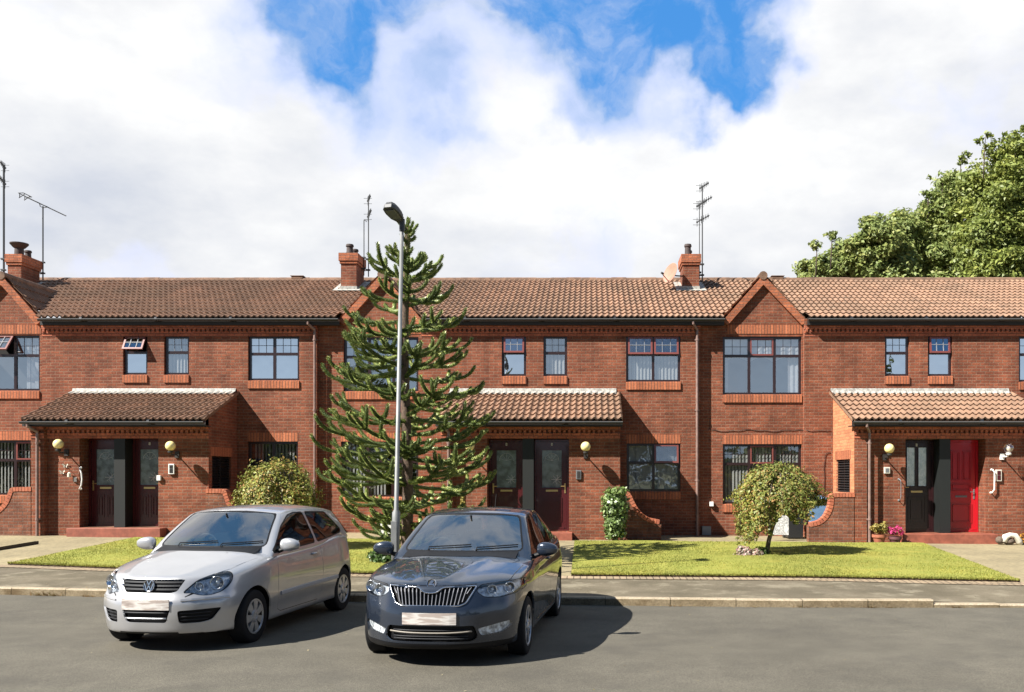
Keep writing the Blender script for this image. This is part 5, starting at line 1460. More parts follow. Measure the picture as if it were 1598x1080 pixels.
def lampmat():
    m, t, b = newmat('lamp_reflector'); b.inputs['Metallic'].default_value = .45; b.inputs['Roughness'].default_value = .25
    co = t.new('ShaderNodeTexCoord').outputs['Object']; n = t.noise(co, 26, 3, .6)
    t.l.new(t.ramp(n, [(.3, (.16, .18, .22)), (.55, (.55, .58, .63)), (.75, (.85, .87, .9))]), b.inputs['Base Color'])
    bp = t.new('ShaderNodeBump'); bp.inputs['Strength'].default_value = .8; bp.inputs['Distance'].default_value = .02; t.l.new(n, bp.inputs['Height']); t.l.new(bp.outputs[0], b.inputs['Normal']); return m
M['lamp'] = lampmat()
M['slatm'] = plain('grey_grille_slat', (.13, .135, .155), .4, metal=.5)
M['foglamp'] = plain('bright_fog_reflector', (.55, .56, .57), .3, vary=.7, vs=22, bump=.6)
EX, EY_, EZ_ = (1, 0, 0), (0, 1, 0), (0, 0, 1)

def wheel(par, x, y, side, rad, rimr, spokes, style):
    w = empty('wheel', (x, y, rad)); w.parent = par; s = side
    T = Matrix.Rotation(R(90), 4, 'Y') if s > 0 else Matrix.Rotation(R(-90), 4, 'Y')
    hw = .092
    m = MB(); m.lathe([(rimr, -hw), (rad*.96, -hw), (rad, -hw+.02), (rad, hw-.022), (rad*.975, hw-.008), (rad*.90, hw+.002), (rimr+.008, hw-.004), (rimr, hw-.015)], 44, T, cap=False); m.build('tyre', M['tyre'], w, auto=45)
    m = MB(); m.lathe([(rimr, -hw), (rimr, hw-.012), (rimr*.96, hw-.018), (rimr*.92, hw-.05), (.001, hw-.055)], 44, T, cap=False); m.build('wheel_well', M['trim'], w, auto=45)
    m = MB()
    m.lathe([(rimr+.004, hw-.012), (rimr+.004, hw-.002), (rimr*.93, hw-.001), (rimr*.90, hw-.012)], 44, T, cap=False)
    for k in range(spokes):
        a0 = 2*math.pi*k/spokes+.3; outs = [(0, .0)] if style == 'cover' else [(-.13, 0), (.13, 0)]
        for da, _ in outs:
            a = a0+da
            if style == 'cover': wi, wo = .022, .046
            else: wi, wo = .014, .017
            pts = []
            for (r_, ww, zz) in ((.04, wi, hw-.012), (rimr*.5, (wi+wo)*.5, hw-.004), (rimr*.93, wo, hw-.006)):
                an = a if style == 'cover' else a0+da*(r_/rimr)
                c, q = math.cos(an), math.sin(an)
                pts.append((Vector((c*r_-q*ww/1, q*r_+c*ww, zz)), Vector((c*r_+q*ww, q*r_-c*ww, zz))))
            V = []; 
            for L_, R_ in pts: V += [T @ L_, T @ R_, T @ (L_-Vector((0, 0, .03))), T @ (R_-Vector((0, 0, .03)))]
            Fs = []
            for i in (0, 4): Fs += [(i, i+1, i+5, i+4), (i, i+4, i+6, i+2), (i+1, i+3, i+7, i+5)]
            m.mesh(V, Fs)
    m.lathe([(.075, hw-.03), (.07, hw-.002), (.05, hw+.006), (.03, hw+.006), (.028, hw+.001), (.001, hw+.001)], 24, T, cap=False)
    for k in range(5):
        a = 2*math.pi*k/5; m.lathe([(.009, hw), (.008, hw+.008), (.001, hw+.009)], 8, T @ Matrix.Translation((.056*math.cos(a), .056*math.sin(a), 0)), cap=False)
    m.build('rim', M['satin'], w, auto=35); return w

def car(kind, loc, rz, label):
    r = empty('parked_car', (0, 0, 0), 0, label, 'car', 'cars parked at the kerb')
    polo = kind == 'hatch'
    if polo:
        L, SA, WB, rad, rimr = 3.916, .80, 2.465, .292, .188
        ztc = crv([(0, .790), (.1, .818), (.3, .872), (.6, .935), (1.0, 1.005), (1.2, 1.02), (1.5, 1.0), (2.3, .985), (3.4, 1.05), (3.75, 1.03), (3.916, .96)])
        zsh = crv([(0, .745), (.1, .78), (.3, .822), (.6, .865), (1.1, .905), (2.3, .95), (3.3, 1.03), (3.7, 1.02), (3.916, .94)])
        plan = crv([(0, .60), (.08, .67), (.25, .745), (.5, .79), (.9, .812), (1.4, .80), (2.6, .805), (3.2, .818), (3.6, .79), (3.8, .735), (3.916, .66)])
        sidez = crv([(.15, .955), (.22, .985), (.30, .985), (.48, 1.012), (.62, 1.012), (.80, .992), (.90, .972), (1.05, .935)])
        fprof = crv([(.15, .10), (.20, .045), (.30, .015), (.42, .0), (.50, .0), (.56, .012), (.60, .05), (.66, .07), (.75, .10), (.85, .16)])
        rprof = crv([(.15, .08), (.3, .02), (.5, .0), (.6, .03), (1.05, .06)])
        zbot = crv([(0, .205), (.5, .19), (3.4, .20), (3.916, .26)])
        pp, fr = 3.4, .24
        g = dict(wb=1.00, wt=1.72, rb=3.83, rt=3.50, rc=.22, wbc=.17, wtc=.11, hb=.775, ht=.585,
                 roof=crv([(1.72, 1.418), (1.9, 1.447), (2.3, 1.467), (2.8, 1.462), (3.2, 1.440), (3.5, 1.405)]), crown=.05, base=lambda s: zsh(s)-.05)
    else:
        L, SA, WB, rad, rimr = 4.48, .87, 2.60, .300, .205
        ztc = crv([(0, .805), (.08, .828), (.25, .865), (.6, .92), (1.1, .985), (1.3, 1.005), (1.6, .98), (2.6, .99), (3.8, 1.04), (4.2, 1.06), (4.48, 1.0)])
        zsh = crv([(0, .750), (.08, .785), (.25, .822), (.6, .86), (1.2, .905), (2.4, .945), (3.8, 1.00), (4.2, 1.02), (4.48, .95)])
        plan = crv([(0, .62), (.08, .695), (.25, .775), (.5, .815), (.9, .840), (1.5, .832), (3.0, .838), (3.7, .835), (4.1, .79), (4.35, .72), (4.48, .65)])
        sidez = crv([(.15, .945), (.22, .975), (.30, .975), (.45, .992), (.60, 1.0), (.745, 1.008), (.765, 1.012), (.79, .992), (.90, .975), (1.05, .935)])
        fprof = crv([(.15, .10), (.20, .04), (.27, .01), (.36, .0), (.5, .0), (.58, .012), (.66, .04), (.76, .07), (.85, .13)])
        rprof = crv([(.15, .08), (.3, .02), (.5, .0), (.7, .03), (1.1, .10)])
        zbot = crv([(0, .185), (.5, .185), (4.0, .20), (4.48, .27)])
        pp, fr = 3.8, .26
        g = dict(wb=1.12, wt=1.98, rb=4.20, rt=3.42, rc=.20, wbc=.17, wtc=.11, hb=.79, ht=.585,
                 roof=crv([(1.98, 1.412), (2.15, 1.438), (2.5, 1.461), (2.9, 1.455), (3.2, 1.425), (3.42, 1.385)]), crown=.045, base=lambda s: zsh(s)-.05)
    S0 = SA+WB/2
    def FB(u, v, w):
        s0 = u*L; zt = ztc(s0)-(ztc(s0)-zsh(s0))*np.abs(v)**pp
        if not polo:   # bonnet creases running back from the badge
            cr = .14+.26*np.clip((s0-.05)/1.1, 0, 1); hh = np.clip(1-(s0/1.3), 0, 1)**.5*np.clip(s0/.12, 0, 1)
            zt = zt+.016*hh*np.exp(-((np.abs(v)*.83-cr)/.035)**2)+.010*hh*(np.abs(v)*.83 < cr)
        else:
            cr = .36+.22*np.clip(s0/1.0, 0, 1); zt = zt+.010*np.exp(-((np.abs(v)*.8-cr)/.05)**2)*np.clip(1-s0/1.3, 0, 1)
        zb_ = zbot(s0); z = zb_+(zt-zb_)*w
        sf = fprof(z)+fr*np.abs(v)**3; sr = rprof(z)+.16*np.abs(v)**3
        s = sf+s0*(L-sf-sr)/L
        x = v*plan(s0)*sidez(z)
        return np.stack([x, s-S0, z], 1)
    def FG(u, v, w):
        sf = g['wb']+(g['wt']-g['wb'])*w+(g['wbc']+(g['wtc']-g['wbc'])*w)*v*v; sr = g['rb']+(g['rt']-g['rb'])*w-g['rc']*v*v*(1-.5*w)
        # windscreen is slightly bowed
        sf = sf-.035*np.sin(math.pi*w); s = sf+u*(sr-sf); s1 = g['wt']+u*(g['rt']-g['wt'])
        zr = g['roof'](s1)-g['crown']*v*v; z0 = g['base'](s); z = z0+(zr-z0)*w
        hw = g['hb']+(g['ht']-g['hb'])*(w**1.25)
        tp = 1-.10*np.clip((s-2.6)/1.4, 0, 1)**1.6
        return np.stack([v*hw*tp, s-S0, z], 1)
    bb = boxgrid(132, 44, 26, FB, 5); gg = boxgrid(84, 34, 20, FG, 5)
    bvB = BVHTree.FromBMesh(bb); bvG = BVHTree.FromBMesh(gg)
    def front(x, z, off=.0, bv=bvB):
        h = bv.ray_cast(Vector((x, -6, z)), Vector((0, 1, 0)));
        if h[0] is None: return Vector((x, -S0+.1, z))
        return h[0]+h[1]*off
    def sidept(s, z, sd, off=0.0, bv=bvB):
        h = bv.ray_cast(Vector((sd*3, s-S0, z)), Vector((-sd, 0, 0)))
        if h[0] is None: return Vector((sd*.8, s-S0, z))
        return h[0]+h[1]*off
    def toppt(x, s, off=0.0, bv=bvB):
        h = bv.ray_cast(Vector((x, s-S0, 4)), Vector((0, 0, -1))); return h[0]+h[1]*off
    sp = lambda P: [(a-S0, b) for a, b in P]
    mir = lambda P: [(-a, b) for a, b in P][::-1]
    # ---- regions. 1 glass front 2 side glass 3 window seal 4 rear glass / 10 arch (deleted) 11 gap 12 headlamp 13 grille 14 lower intake 15 fog 16 underbody 17 tail lamp
    if polo:
        ws = [(-.645, 1.028), (.645, 1.028), (.528, 1.375), (.40, 1.392), (0, 1.402), (-.40, 1.392), (-.528, 1.375)]
        sides = [[(1.30, .955), (2.42, .998), (2.36, 1.368), (2.12, 1.372), (1.95, 1.345), (1.68, 1.22)], [(2.50, 1.002), (3.30, 1.075), (3.36, 1.10), (3.06, 1.345), (2.44, 1.368)]]
        arches = [(SA, .34, rad), (SA+WB, .34, rad)]
        head = [(.355, .628), (.43, .630), (.49, .605), (.56, .596), (.635, .615), (.685, .66), (.705, .73), (.695, .79), (.645, .818), (.57, .805), (.46, .745)]
        grille = [(-.36, .765), (.36, .765), (.30, .645), (.24, .628), (-.24, .628), (-.30, .645)]
        lowers = [[(-.27, .475), (.27, .475), (.22, .325), (-.22, .325)], [(.33, .45), (.68, .462), (.60, .335), (.52, .315), (.34, .315)], mir([(.33, .45), (.68, .462), (.60, .335), (.52, .315), (.34, .315)])]
        fogs = []
        doorx = (1.33, 2.47)
    else:
        ws = [(-.655, 1.025), (.655, 1.025), (.528, 1.365), (.40, 1.382), (0, 1.392), (-.40, 1.382), (-.528, 1.365)]
        sides = [[(1.47, .965), (2.50, .992), (2.46, 1.375), (2.3, 1.375), (2.14, 1.345), (1.85, 1.21)], [(2.56, .994), (3.28, 1.02), (3.22, 1.345), (2.9, 1.368), (2.52, 1.375)], [(3.33, 1.03), (3.72, 1.07), (3.52, 1.25), (3.30, 1.33)]]
        arches = [(SA, .355, rad), (SA+WB, .35, rad)]
        head = [(.43, .735), (.50, .68), (.62, .668), (.76, .69), (.815, .72), (.815, .80), (.76, .808), (.60, .80), (.455, .79)]
        grille = [(-.425, .785), (-.12, .775), (-.06, .73), (0, .722), (.06, .73), (.12, .775), (.425, .785), (.34, .63), (.28, .605), (-.28, .605), (-.34, .63)]
        lowers = [[(-.42, .418), (.42, .418), (.455, .30), (.40, .262), (-.40, .262), (-.455, .30)]]
        fogs = [[(.445, .385), (.72, .435), (.73, .385), (.64, .325), (.48, .312)]]
        doorx = (1.45, 2.53)
    fl_s = lambda sd: (lambda f: f.normal.x*sd > .25)
    fl_f = lambda f: f.normal.y < -.12
    for sd in (-1, 1):
        for k, P in enumerate(sides):
            Q = rounded(sp(P), .035); region(gg, offset(Q, .016), EY_, EZ_, fl_s(sd), 3); region(gg, Q, EY_, EZ_, fl_s(sd), 20+k+(5 if sd > 0 else 0))
    Q = rounded(ws, .05); region(gg, offset(Q, .018), EX, EZ_, lambda f: f.normal.y < -.25, 3); region(gg, Q, EX, EZ_, lambda f: f.normal.y < -.25, 1)
    rw = [(-.56, 1.10), (.56, 1.10), (.46, 1.345), (-.46, 1.345)]; region(gg, rounded(rw, .05), EX, EZ_, lambda f: f.normal.y > .25, 4)
    for (s, r_, zc) in arches:
        C = [(s-S0+r_*math.cos(2*math.pi*k/36), zc+.0+r_*math.sin(2*math.pi*k/36)) for k in range(36)]
        for sd in (-1, 1): region(bb, C, EY_, EZ_, lambda f, sd=sd: (f.normal.x*sd > .1 or f.normal.z < -.3) and f.calc_center_median().x*sd > .5, 10)
    for f in bb.faces:
        c = f.calc_center_median(); lay = bb.faces.layers.int['reg']
        if f.normal.z < -.6 and c.z < .35: f[lay] = 16
        if f[lay] == 16 and abs(c.x) > .52:
            for (s, r_, zc) in arches:
                if (c.y-s+S0)**2+(c.z-zc)**2 < r_*r_: f[lay] = 10
    for P in (head, mir(head)):
        Q = rounded(P, .03); region(bb, offset(Q, .007), EX, EZ_, fl_f, 11); region(bb, Q, EX, EZ_, fl_f, 12)
    region(bb, rounded(grille, .02), EX, EZ_, fl_f, 13)
    for P in lowers: region(bb, rounded(P, .03), EX, EZ_, fl_f, 14)
    if not polo:
        region(bb, [(-.80, .10), (.80, .10), (.80, .265), (.70, .245), (-.70, .245), (-.80, .265)], EX, EZ_, lambda f: f.normal.y < -.12 and f.calc_center_median().y < -S0+.45 and f[bb.faces.layers.int['reg']] == 0, 18)
    for P in fogs:
        for q in (P, mir(P)): region(bb, rounded(q, .02), EX, EZ_, fl_f, 15)
    def line(P, ea, eb, flt, w=.0045):
        for a, b in zip(P[:-1], P[1:]):
            a, b = Vector(a), Vector(b); d = (b-a).normalized(); n = Vector((-d.y, d.x))*w
            region(bb, [tuple(a+n-d*w), tuple(b+n+d*w), tuple(b-n+d*w), tuple(a-n-d*w)], ea, eb, lambda f: flt(f) and f[bb.faces.layers.int['reg']] == 0, 11)
    for sd in (-1, 1):
        if polo: dl = [sp([(1.33, .93), (1.30, .60), (1.32, .30), (1.40, .265), (2.42, .265), (2.52, .36), (2.56, .70), (2.53, .97)])]
        else: dl = [sp([(1.47, .93), (1.43, .60), (1.44, .29), (1.52, .265), (2.52, .265), (2.54, .97)]), sp([(2.54, .265), (3.12, .27), (3.20, .42), (3.36, .62), (3.40, 1.0)])]
        for P in dl: line(P, EY_, EZ_, lambda f, sd=sd: f.normal.x*sd > .25)
    hl = [(.385, .10), (.50, .20), (.64, .55), (.70, 1.02)] if polo else [(.44, .10), (.60, .17), (.70, .5), (.735, 1.05)]
    for q in (1, -1): line([(a*q, b-S0) for a, b in hl], EX, EY_, lambda f: f.normal.z > .3, .004)
    zl = .80 if polo else .80
    if not polo: line([(-.42, .80), (-.12, .79), (.12, .79), (.42, .80)], EX, EZ_, fl_f, .004)
    bb.verts.index_update(); gg.verts.index_update()
    bb.normal_update(); gg.normal_update()
    P_ = M['silver'] if polo else M['slate']
    body = take(bb, (0,), 'body', P_, r, thick=.02)
    take(bb, 11, 'panel_gap', M['trim'], body, -.006)
    take(bb, 16, 'underbody', M['trim'], r, 0)
    gl = take(gg, 0, 'roof_and_pillars', P_, r, thick=.012)
    take(gg, 3, 'window_seal', M['trim'], gl, -.001, thick=.01)
    take(gg, 1, 'windscreen', M['carglass'], r, -.003); [take(gg, 20+k+q, 'side_window', M['sideglass'], r, -.003) for k in range(len(sides)) for q in (0, 5)]; take(gg, 4, 'rear_window', M['carglass'], r, -.003)
    # ---- lamps
    for sd in (-1, 1):
        kp = lambda f: f.calc_center_median().x*sd > 0
        h = take(bb, 12, 'headlight', M['lens'], r, .001, keep=kp)
        take(bb, 12, 'reflector', M['lamp'], h, -.045, keep=kp)
        bw = MB()
        cs = ([(.60, .712, .070), (.475, .685, .045)] if polo else [(.70, .748, .052), (.555, .74, .048)])
        for cx, cz, rr in cs:
            p = front(cx*sd, cz)+Vector((0, .02, 0)); T = Matrix.Translation(p) @ Matrix.Rotation(R(90), 4, 'X') @ Matrix.Rotation(R(14*sd), 4, 'Y')
            bw.lathe([(rr, .012), (rr*.95, .016), (rr*.86, -.004), (rr*.5, -.03), (.001, -.036)], 26, T, cap=False)
            bw.ball(p+Vector((0, .012, 0)), rr*.34, 8)
        bw.build('lamp_bowl', M['chrome'], h, smooth=True)
        if False:
            am = MB(); p = front(.665*sd, .785)+Vector((0, .02, 0)); am.ball(p, .02, 8); am.build('indicator', M['amber'], h, smooth=True)
    # ---- grille
    gr = take(bb, 13, 'grille', M['trim'], r, -.035)
    ch = MB(); sl = MB()
    if polo:
        for z in (.738, .702, .666):
            hwid = .345-(.765-z)*.42
            pts = [front(x, z, -.010) for x in np.linspace(-hwid, hwid, 21)]
            for zz in (0,):
                up = [p+Vector((0, .004, .010)) for p in pts]; dn = [p+Vector((0, -.002, -.008)) for p in pts]; bk = [p+Vector((0, .03, -.004)) for p in pts]
                for i in range(20): sl.quad(dn[i], dn[i+1], up[i+1], up[i]); sl.quad(up[i], up[i+1], bk[i+1], bk[i]); sl.quad(bk[i], bk[i+1], dn[i+1], dn[i])
        sl.build('slat', M['plastic'], gr)
        e = [front(x, z, .002) for x, z in rounded([(-.29, .632), (.29, .632)], .01)]
    else:
        outline = rounded(grille, .02)
        pts = [front(x, z, .004) for x, z in outline]; ch.tube(pts, .0065, 8, closed=True)
        for x in np.linspace(-.385, .385, 20):
            zs_ = []
            for i in range(len(grille)):
                a, b = grille[i-1], grille[i]
                if (a[0]-x)*(b[0]-x) < 0: zs_.append(a[1]+(b[1]-a[1])*(x-a[0])/(b[0]-a[0]))
            if len(zs_) >= 2:
                z0, z1 = min(zs_), max(zs_); pp_ = [front(x*(1-.12*(1-(z-z0)/(z1-z0))), z, -.006) for z in np.linspace(z0+.006, z1-.006, 5)]
                for i in range(4):
                    a, b = pp_[i], pp_[i+1]; dx_ = Vector((.0034, 0, 0)); dy_ = Vector((0, .025, 0))
                    sl.quad(a-dx_, a+dx_, b+dx_, b-dx_); sl.quad(a+dx_, a+dx_+dy_, b+dx_+dy_, b+dx_); sl.quad(a-dx_, b-dx_, b-dx_+dy_, a-dx_+dy_)
        sl.build('slat', M['slatm'], gr)
    if ch.v: ch.build('grille_frame', M['chrome'], gr, smooth=True)
    # badge
    bz = .700 if polo else .802; bp_ = front(0, bz, .008); br = .062 if polo else .046
    bt = MB(); n_ = bvB.ray_cast(Vector((0, -6, bz)), Vector((0, 1, 0)))[1]
    n_ = Vector((0, -1, .12)).normalized() if polo else Vector((0, -1, .45)).normalized()
    T = Matrix.Translation(bp_) @ n_.to_track_quat('Z', 'Y').to_matrix().to_4x4()
    # local x of the tracked frame runs across the car
    bt.lathe([(br*.86, -.02), (br*.86, -.002), (.001, -.002)], 28, T, cap=False); bd = bt.build('badge', M['plastic'] if polo else M['trim'], gr if polo else r, smooth=False)
    bt = MB(); bt.lathe([(br, -.02), (br, .003), (br*.96, .006), (br*.88, .004), (br*.86, -.003)], 30, T, cap=False)
    def stroke(P, w):
        for a, b in zip(P[:-1], P[1:]):
            a, b = Vector(a)*br, Vector(b)*br; d = (b-a).normalized(); n = Vector((-d.y, d.x))*w*br
            bt.prism([T @ Vector((*(a+n), .0)), T @ Vector((*(b+n), .0)), T @ Vector((*(b-n), .0)), T @ Vector((*(a-n), .0))], (T.to_3x3() @ Vector((0, 0, .004))))
    if polo:
        stroke([(-.36, .80), (0, .12), (.36, .80)], .075)
        stroke([(-.80, .38), (-.36, -.78), (0, .02), (.36, -.78), (.80, .38)], .075)
    else:
        # winged arrow: a shaft with three feathers
        stroke([(-.55, -.25), (.62, -.25)], .10); stroke([(.40, -.02), (.66, -.25), (.40, -.48)], .08)
        for k in range(3): stroke([(-.42+.22*k, -.2), (-.22+.22*k, .30), (-.02+.20*k, .58)], .07)
        stroke([(-.22, .62), (.45, .60)], .06)
    bt.build('badge_emblem', M['chrome'], bd, smooth=False)
    # lower intakes
    lo = take(bb, 14, 'lower_grille', M['trim'], r, -.04)
    lb = MB()
    if polo:
        for z in (.43, .375):
            pts = [front(x, z, -.008) for x in np.linspace(-.235, .235, 13)]; lb.tube(pts, .009, 6)
        for sd in (-1, 1):
            for z in (.42, .385, .35):
                pts = [front(x*sd, z, -.012) for x in np.linspace(.35, .60-(.42-z)*.4, 7)]; lb.tube(pts, .005, 5)
        lb.build('grille_bar', M['satin'] if False else M['plastic'], lo, smooth=True)
        cb = MB(); cb.tube([front(x, .372, .0) for x in np.linspace(-.225, .225, 13)], .008, 6); cb.build('chrome_bar', M['satin'], lo, smooth=True)
        for sd in (-1, 1):   # bumper rubbing strips
            tp = MB()
            pts = [front(x*sd, z, .006) for x, z in ((.36, .548), (.45, .553), (.55, .556), (.65, .558), (.715, .558))]
            for a, b in zip(pts[:-1], pts[1:]): tp.mesh([a+Vector((0, 0, .018)), b+Vector((0, 0, .018)), b+Vector((0, -.006, 0)), a+Vector((0, -.006, 0)), a+Vector((0, .01, -.018)), b+Vector((0, .01, -.018))], [(0, 1, 2, 3), (3, 2, 5, 4)])
            tp.build('bumper_strip', P_, r)
    else:
        for z in (.350,): lb.tube([front(x, z+.012*(abs(x)/.4)**2, -.010) for x in np.linspace(-.40, .40, 21)], .008, 6)
        lb.build('chrome_bar', M['dullbar'], lo, smooth=True)
        bb2 = MB()
        for z in (.375, .315, .29): bb2.tube([front(x, z, -.02) for x in np.linspace(-.37, .37, 17)], .006, 5)
        bb2.build('grille_bar', M['plastic'], lo, smooth=True)
        for sd in (-1, 1):
            kp = lambda f: f.calc_center_median().x*sd > 0
            fg = take(bb, 15, 'fog_light', M['lens'], r, .001, keep=kp); take(bb, 15, 'reflector', M['foglamp'], fg, -.02, keep=kp)
        take(bb, 18, 'lower_lip', M['trim'], r, .003)
    # number plate
    pz, pw, ph = ((.515, .26, .055) if polo else (.487, .26, .055)); m = MB(); c = front(0, pz); yy = c.y-.02
    V = []
    for i, x in enumerate(np.linspace(-pw, pw, 9)):
        y = front(x, pz).y-.014; V += [(x, y, pz-ph), (x, y, pz+ph), (x, y+.012, pz-ph), (x, y+.012, pz+ph)]
    fs = []
    for i in range(8): b = i*4; fs += [(b, b+4, b+5, b+1), (b+1, b+5, b+7, b+3), (b, b+2, b+6, b+4)]
    fs += [(0, 1, 3, 2), (32, 34, 35, 33)]
    m.mesh(V, fs); m.build('number_plate', M['plate'], r)
    # ---- wheels and arches
    xw = (.700 if polo else .728)
    for s in (SA, SA+WB):
        for sd in (-1, 1): wheel(r, sd*(xw), s-S0, sd, rad, rimr, 7 if polo else 5, 'cover' if polo else 'twin')
    for (s, r_, zc) in arches:
        for sd in (-1, 1):
            lin_ = MB(); n = 22; ring = []
            for k in range(n+1):
                a = -.25+(math.pi+.5)*k/n; ring.append((s-S0+(r_+.004)*math.cos(a), zc+(r_+.004)*math.sin(a)))
            xo = [min(.80, abs(sidept(y+S0, max(z, .24), sd).x)-.012) for y, z in ring]
            for i_, ((y0, z0), (y1, z1)) in enumerate(zip(ring[:-1], ring[1:])): lin_.quad((sd*xo[i_], y0, z0), (sd*xo[i_+1], y1, z1), (sd*.50, y1, z1), (sd*.50, y0, z0))
            lin_.mesh([(sd*.50, y, z) for y, z in ring], [tuple(range(n+1))])
            lin_.build('wheel_arch_liner', M['trim'], r)
    # ---- mirrors, handles, wipers
    for sd in (-1, 1):
        mz = 1.035 if polo else 1.03; ms = 1.42 if polo else 1.55; mx = .90 if polo else .925
        mm = MB(); c = Vector((sd*mx, ms-S0, mz)); n = 12
        prof = [(math.sin(math.pi*i/n), -math.cos(math.pi*i/n)) for i in range(n+1)]
        V = []; 
        for (rr, cc) in prof:
            for k in range(20):
                a = 2*math.pi*k/20; ca, sa = math.cos(a), math.sin(a); q = lambda t, e: math.copysign(abs(t)**e, t)
                V.append(c+Vector((sd*.118*cc*(1 if cc*1 > 0 else 1.0), .070*q(rr*ca, .7)*(1.0 if ca < 0 else .45), .076*q(rr*sa, .75)*(1-.18*cc))))
        fs = [(i*20+k, i*20+(k+1) % 20, (i+1)*20+(k+1) % 20, (i+1)*20+k) for i in range(n) for k in range(20)]
        mm.mesh(V, fs); mr = mm.build('door_mirror', P_, r, smooth=True)
        am = MB(); am.tube([(sd*(mx-.07), ms-S0, mz-.05), (sd*(mx-.17), ms-S0+.01, mz-.085)], [.022, .03], 8); am.build('mirror_arm', M['trim'], mr)
        gm = MB(); gm.box(min(sd*(mx-.09), sd*(mx+.09)), max(sd*(mx-.09), sd*(mx+.09)), ms-S0+.034, ms-S0+.038, mz-.05, mz+.05); gm.build('mirror_glass', M['chrome'], mr)
        hs = [(doorx[1]-.14, .855)] if polo else [(doorx[1]-.14, .86), (3.27, .885)]
        for (s, z) in hs:
            hm = MB(); p0 = [sidept(s-.085+.17*k/6, z, sd, .006+.022*math.sin(math.pi*k/6)) for k in range(7)]; hm.tube(p0, .013, 8)
            q = sidept(s, z, sd, .001); hm.build('door_handle', P_, r, smooth=True)
        if polo:
            sm = MB(); pa = [sidept(s, .475+.02*(s-1.36)/1.9, sd, .004) for s in np.linspace(1.37, 2.98, 24)]
            for a, b in zip(pa[:-1], pa[1:]):
                o = Vector((sd*.010, 0, 0)); h_ = Vector((0, 0, .026)); e = Vector((sd*-.006, 0, 0))
                sm.mesh([a+h_+e, b+h_+e, b+h_*.7+o, a+h_*.7+o, a-h_*.7+o, b-h_*.7+o, a-h_+e, b-h_+e], [(0, 1, 2, 3), (3, 2, 5, 4), (4, 5, 7, 6)])
            for q in (pa[0], pa[-1]):
                o = Vector((sd*.010, 0, 0)); h_ = Vector((0, 0, .026)); e = Vector((sd*-.02, 0, 0)); sm.mesh([q+h_+e, q+h_*.7+o, q-h_*.7+o, q-h_+e], [(0, 1, 2, 3)])
            sm.build('side_moulding', M['sideplastic'], r)
        tm = MB(); z0 = .86; p = sidept(L-.22, z0, sd, .004)
        tl = [sidept(s, z, sd, .004) for s, z in ((L-.42, .80), (L-.30, .80), (L-.28, .97), (L-.40, .97))]
        tm.mesh(tl, [(0, 1, 2, 3)]); tm.build('tail_light', M['redlens'], r)
    wp = MB()
    for (x0, s0, x1, z1) in ((-.42, g['wb']-.02, .10, 1.075), (.12, g['wb']-.02, .60, 1.07)):
        a = Vector((x0, s0-S0+.02, 1.02)); pts = [front(x, z, .012, bvG) for x, z in ((x0+(x1-x0)*t, 1.045+(z1-1.045)*t) for t in np.linspace(.1, 1, 6))]
        wp.tube([pts[0]+Vector((0, -.04, -.03))]+pts, .007, 5)
    cw = MB(); 
    wp.build('wiper', M['trim'], r)
    cp = MB(); xs_ = np.linspace(-.62, .62, 19)
    lo_ = [toppt(x, g['wb']-.012+g['wbc']*(x/.775)**2, .003) for x in xs_]; hi_ = [front(x, 1.012, .002, bvG) for x in xs_]
    for i in range(18): cp.quad(lo_[i], lo_[i+1], hi_[i+1], hi_[i])
    cp.build('scuttle', M['trim'], r, smooth=True)
    # ---- cabin
    zf = .30
    ci = MB(); ci.box(-.70, .70, SA+.45-S0, L-.5-S0, zf-.03, zf); ci.build('floor', M['dash'], r)
    da = MB(); sdash = g['wb']+.30
    pr = [(sdash-.12, .98), (sdash+.10, .985), (sdash+.30, .955), (sdash+.38, .90), (sdash+.36, .70), (sdash+.2, .45), (sdash-.1, .45)]
    da.prism([(-.62, s-S0, z-.03) for s, z in pr], (1.24, 0, 0))
    da.box(-.50, -.18, sdash+.16-S0, sdash+.34-S0, .92, .985)
    dsh = da.build('dashboard', M['dash'], r, bevel=.02)
    st = MB(); c = Vector((-.36, sdash+.42-S0, .955)); T = Matrix.Translation(c) @ Matrix.Rotation(R(65), 4, 'X')
    st.tube([T @ Vector((.185*math.cos(2*math.pi*k/26), .185*math.sin(2*math.pi*k/26), 0)) for k in range(26)], .014, 8, closed=True)
    for a in (0, 180, 270): st.tube([T @ Vector((0, 0, -.01)), T @ Vector((.18*math.cos(R(a)), .18*math.sin(R(a)), 0))], .016, 6)
    st.lathe([(.06, -.02), (.065, .02), (.001, .03)], 14, T); st.tube([T @ Vector((0, 0, -.02)), T @ Vector((0, 0, -.25))], .03, 8); st.build('steering_wheel', M['seatdark'], r, smooth=True)
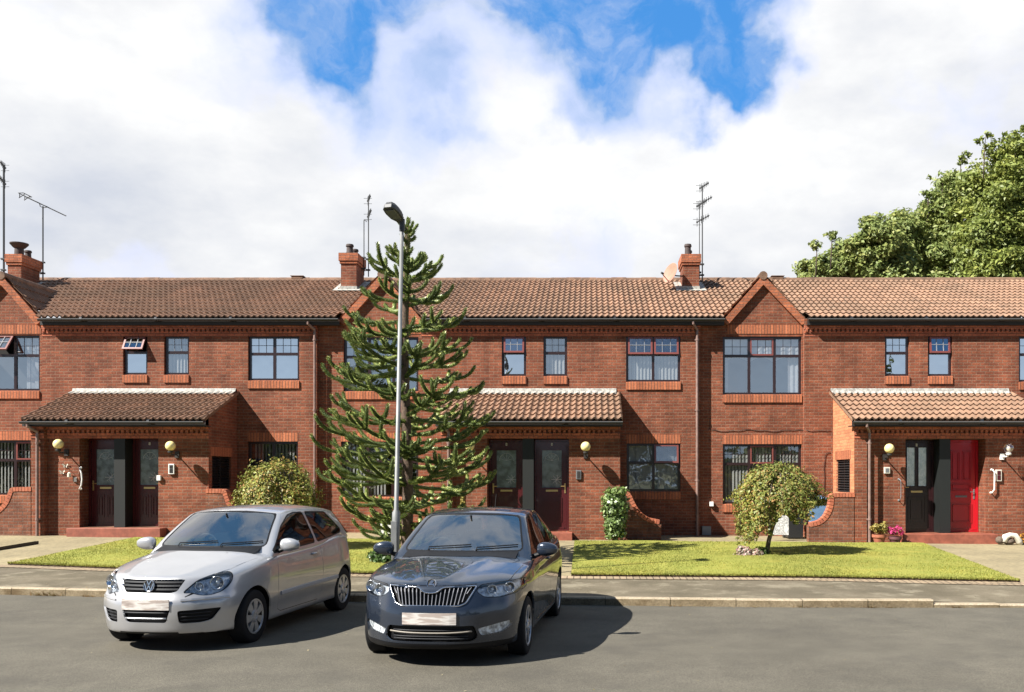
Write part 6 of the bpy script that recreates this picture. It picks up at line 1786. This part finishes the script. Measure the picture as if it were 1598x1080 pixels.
    for k, (sx, ss) in enumerate(((-.36, 2.18), (.36, 2.18), (0, 3.05))):
        ss += (0 if polo else .25); w_ = .25 if k < 2 else .62
        se = MB(); se.box(sx-w_, sx+w_, ss-.42-S0, ss+.08-S0, .46, .60)
        for (a, b, c_, d) in (((ss+.02, .58), (ss+.20, 1.10), .05, w_),):
            v = Vector((0, b[0]-a[0], b[1]-a[1])); n = Vector((0, -v.z, v.y)).normalized()*.06
            A = Vector((sx, a[0]-S0, a[1])); B_ = Vector((sx, b[0]-S0, b[1])); e = Vector((d, 0, 0)); e2 = Vector((d*.8, 0, 0))
            se.mesh([A-e-n, A+e-n, B_+e2-n, B_-e2-n, A-e+n, A+e+n, B_+e2+n, B_-e2+n], [(0, 1, 2, 3), (4, 7, 6, 5), (0, 4, 5, 1), (3, 2, 6, 7), (0, 3, 7, 4), (1, 5, 6, 2)])
        so = se.build('seat', M['seat'], r, bevel=.04)
        for hx in ((sx,) if k < 2 else (-.36, .36)):
            hd = MB(); hd.box(hx-.13, hx+.13, ss+.17-S0, ss+.26-S0, 1.12, 1.28); hd.tube([(hx, ss+.2-S0, 1.05), (hx, ss+.2-S0, 1.14)], .02, 6); hd.build('headrest', M['seat'], so, bevel=.03)
    mi = MB(); p = front(0, 1.33, -.05, bvG); mi.box(-.11, .11, p.y+.01, p.y+.03, 1.29, 1.345); mi.tube([(0, p.y+.02, 1.33), (0, p.y-.0, 1.385)], .012, 6); mi.build('rear_view_mirror', M['trim'], r)
    if not polo:
        an = MB(); q = toppt(.0, 3.30, 0, bvG); an.lathe([(.022, -.005), (.02, .02), (.008, .03)], 10, Matrix.Translation(q)); an.tube([q, q+Vector((.0, .10, .19))], [.004, .0025], 6); an.build('aerial_rod', M['trim'], r)
    bb.free(); gg.free()
    r.location = loc; r.rotation_euler = (0, 0, rz); return r
M['dullbar'] = plain('dull_silver_bar', (.20, .18, .15), .5)
M['sideplastic'] = plain('silver_grey_moulding', (.33, .33, .35), .45)
M['seatdark'] = plain('dark_wheel_plastic', (.05, .05, .055), .5)
car('hatch', (-4.32, 11.43, 0), R(-7.3), 'small silver three door hatchback parked at the kerb, nose towards the viewer')
car('saloon', (-1.34, 10.82, 0), R(-4.9), 'dark slate blue family car with an upright slatted grille, parked beside the silver hatchback')
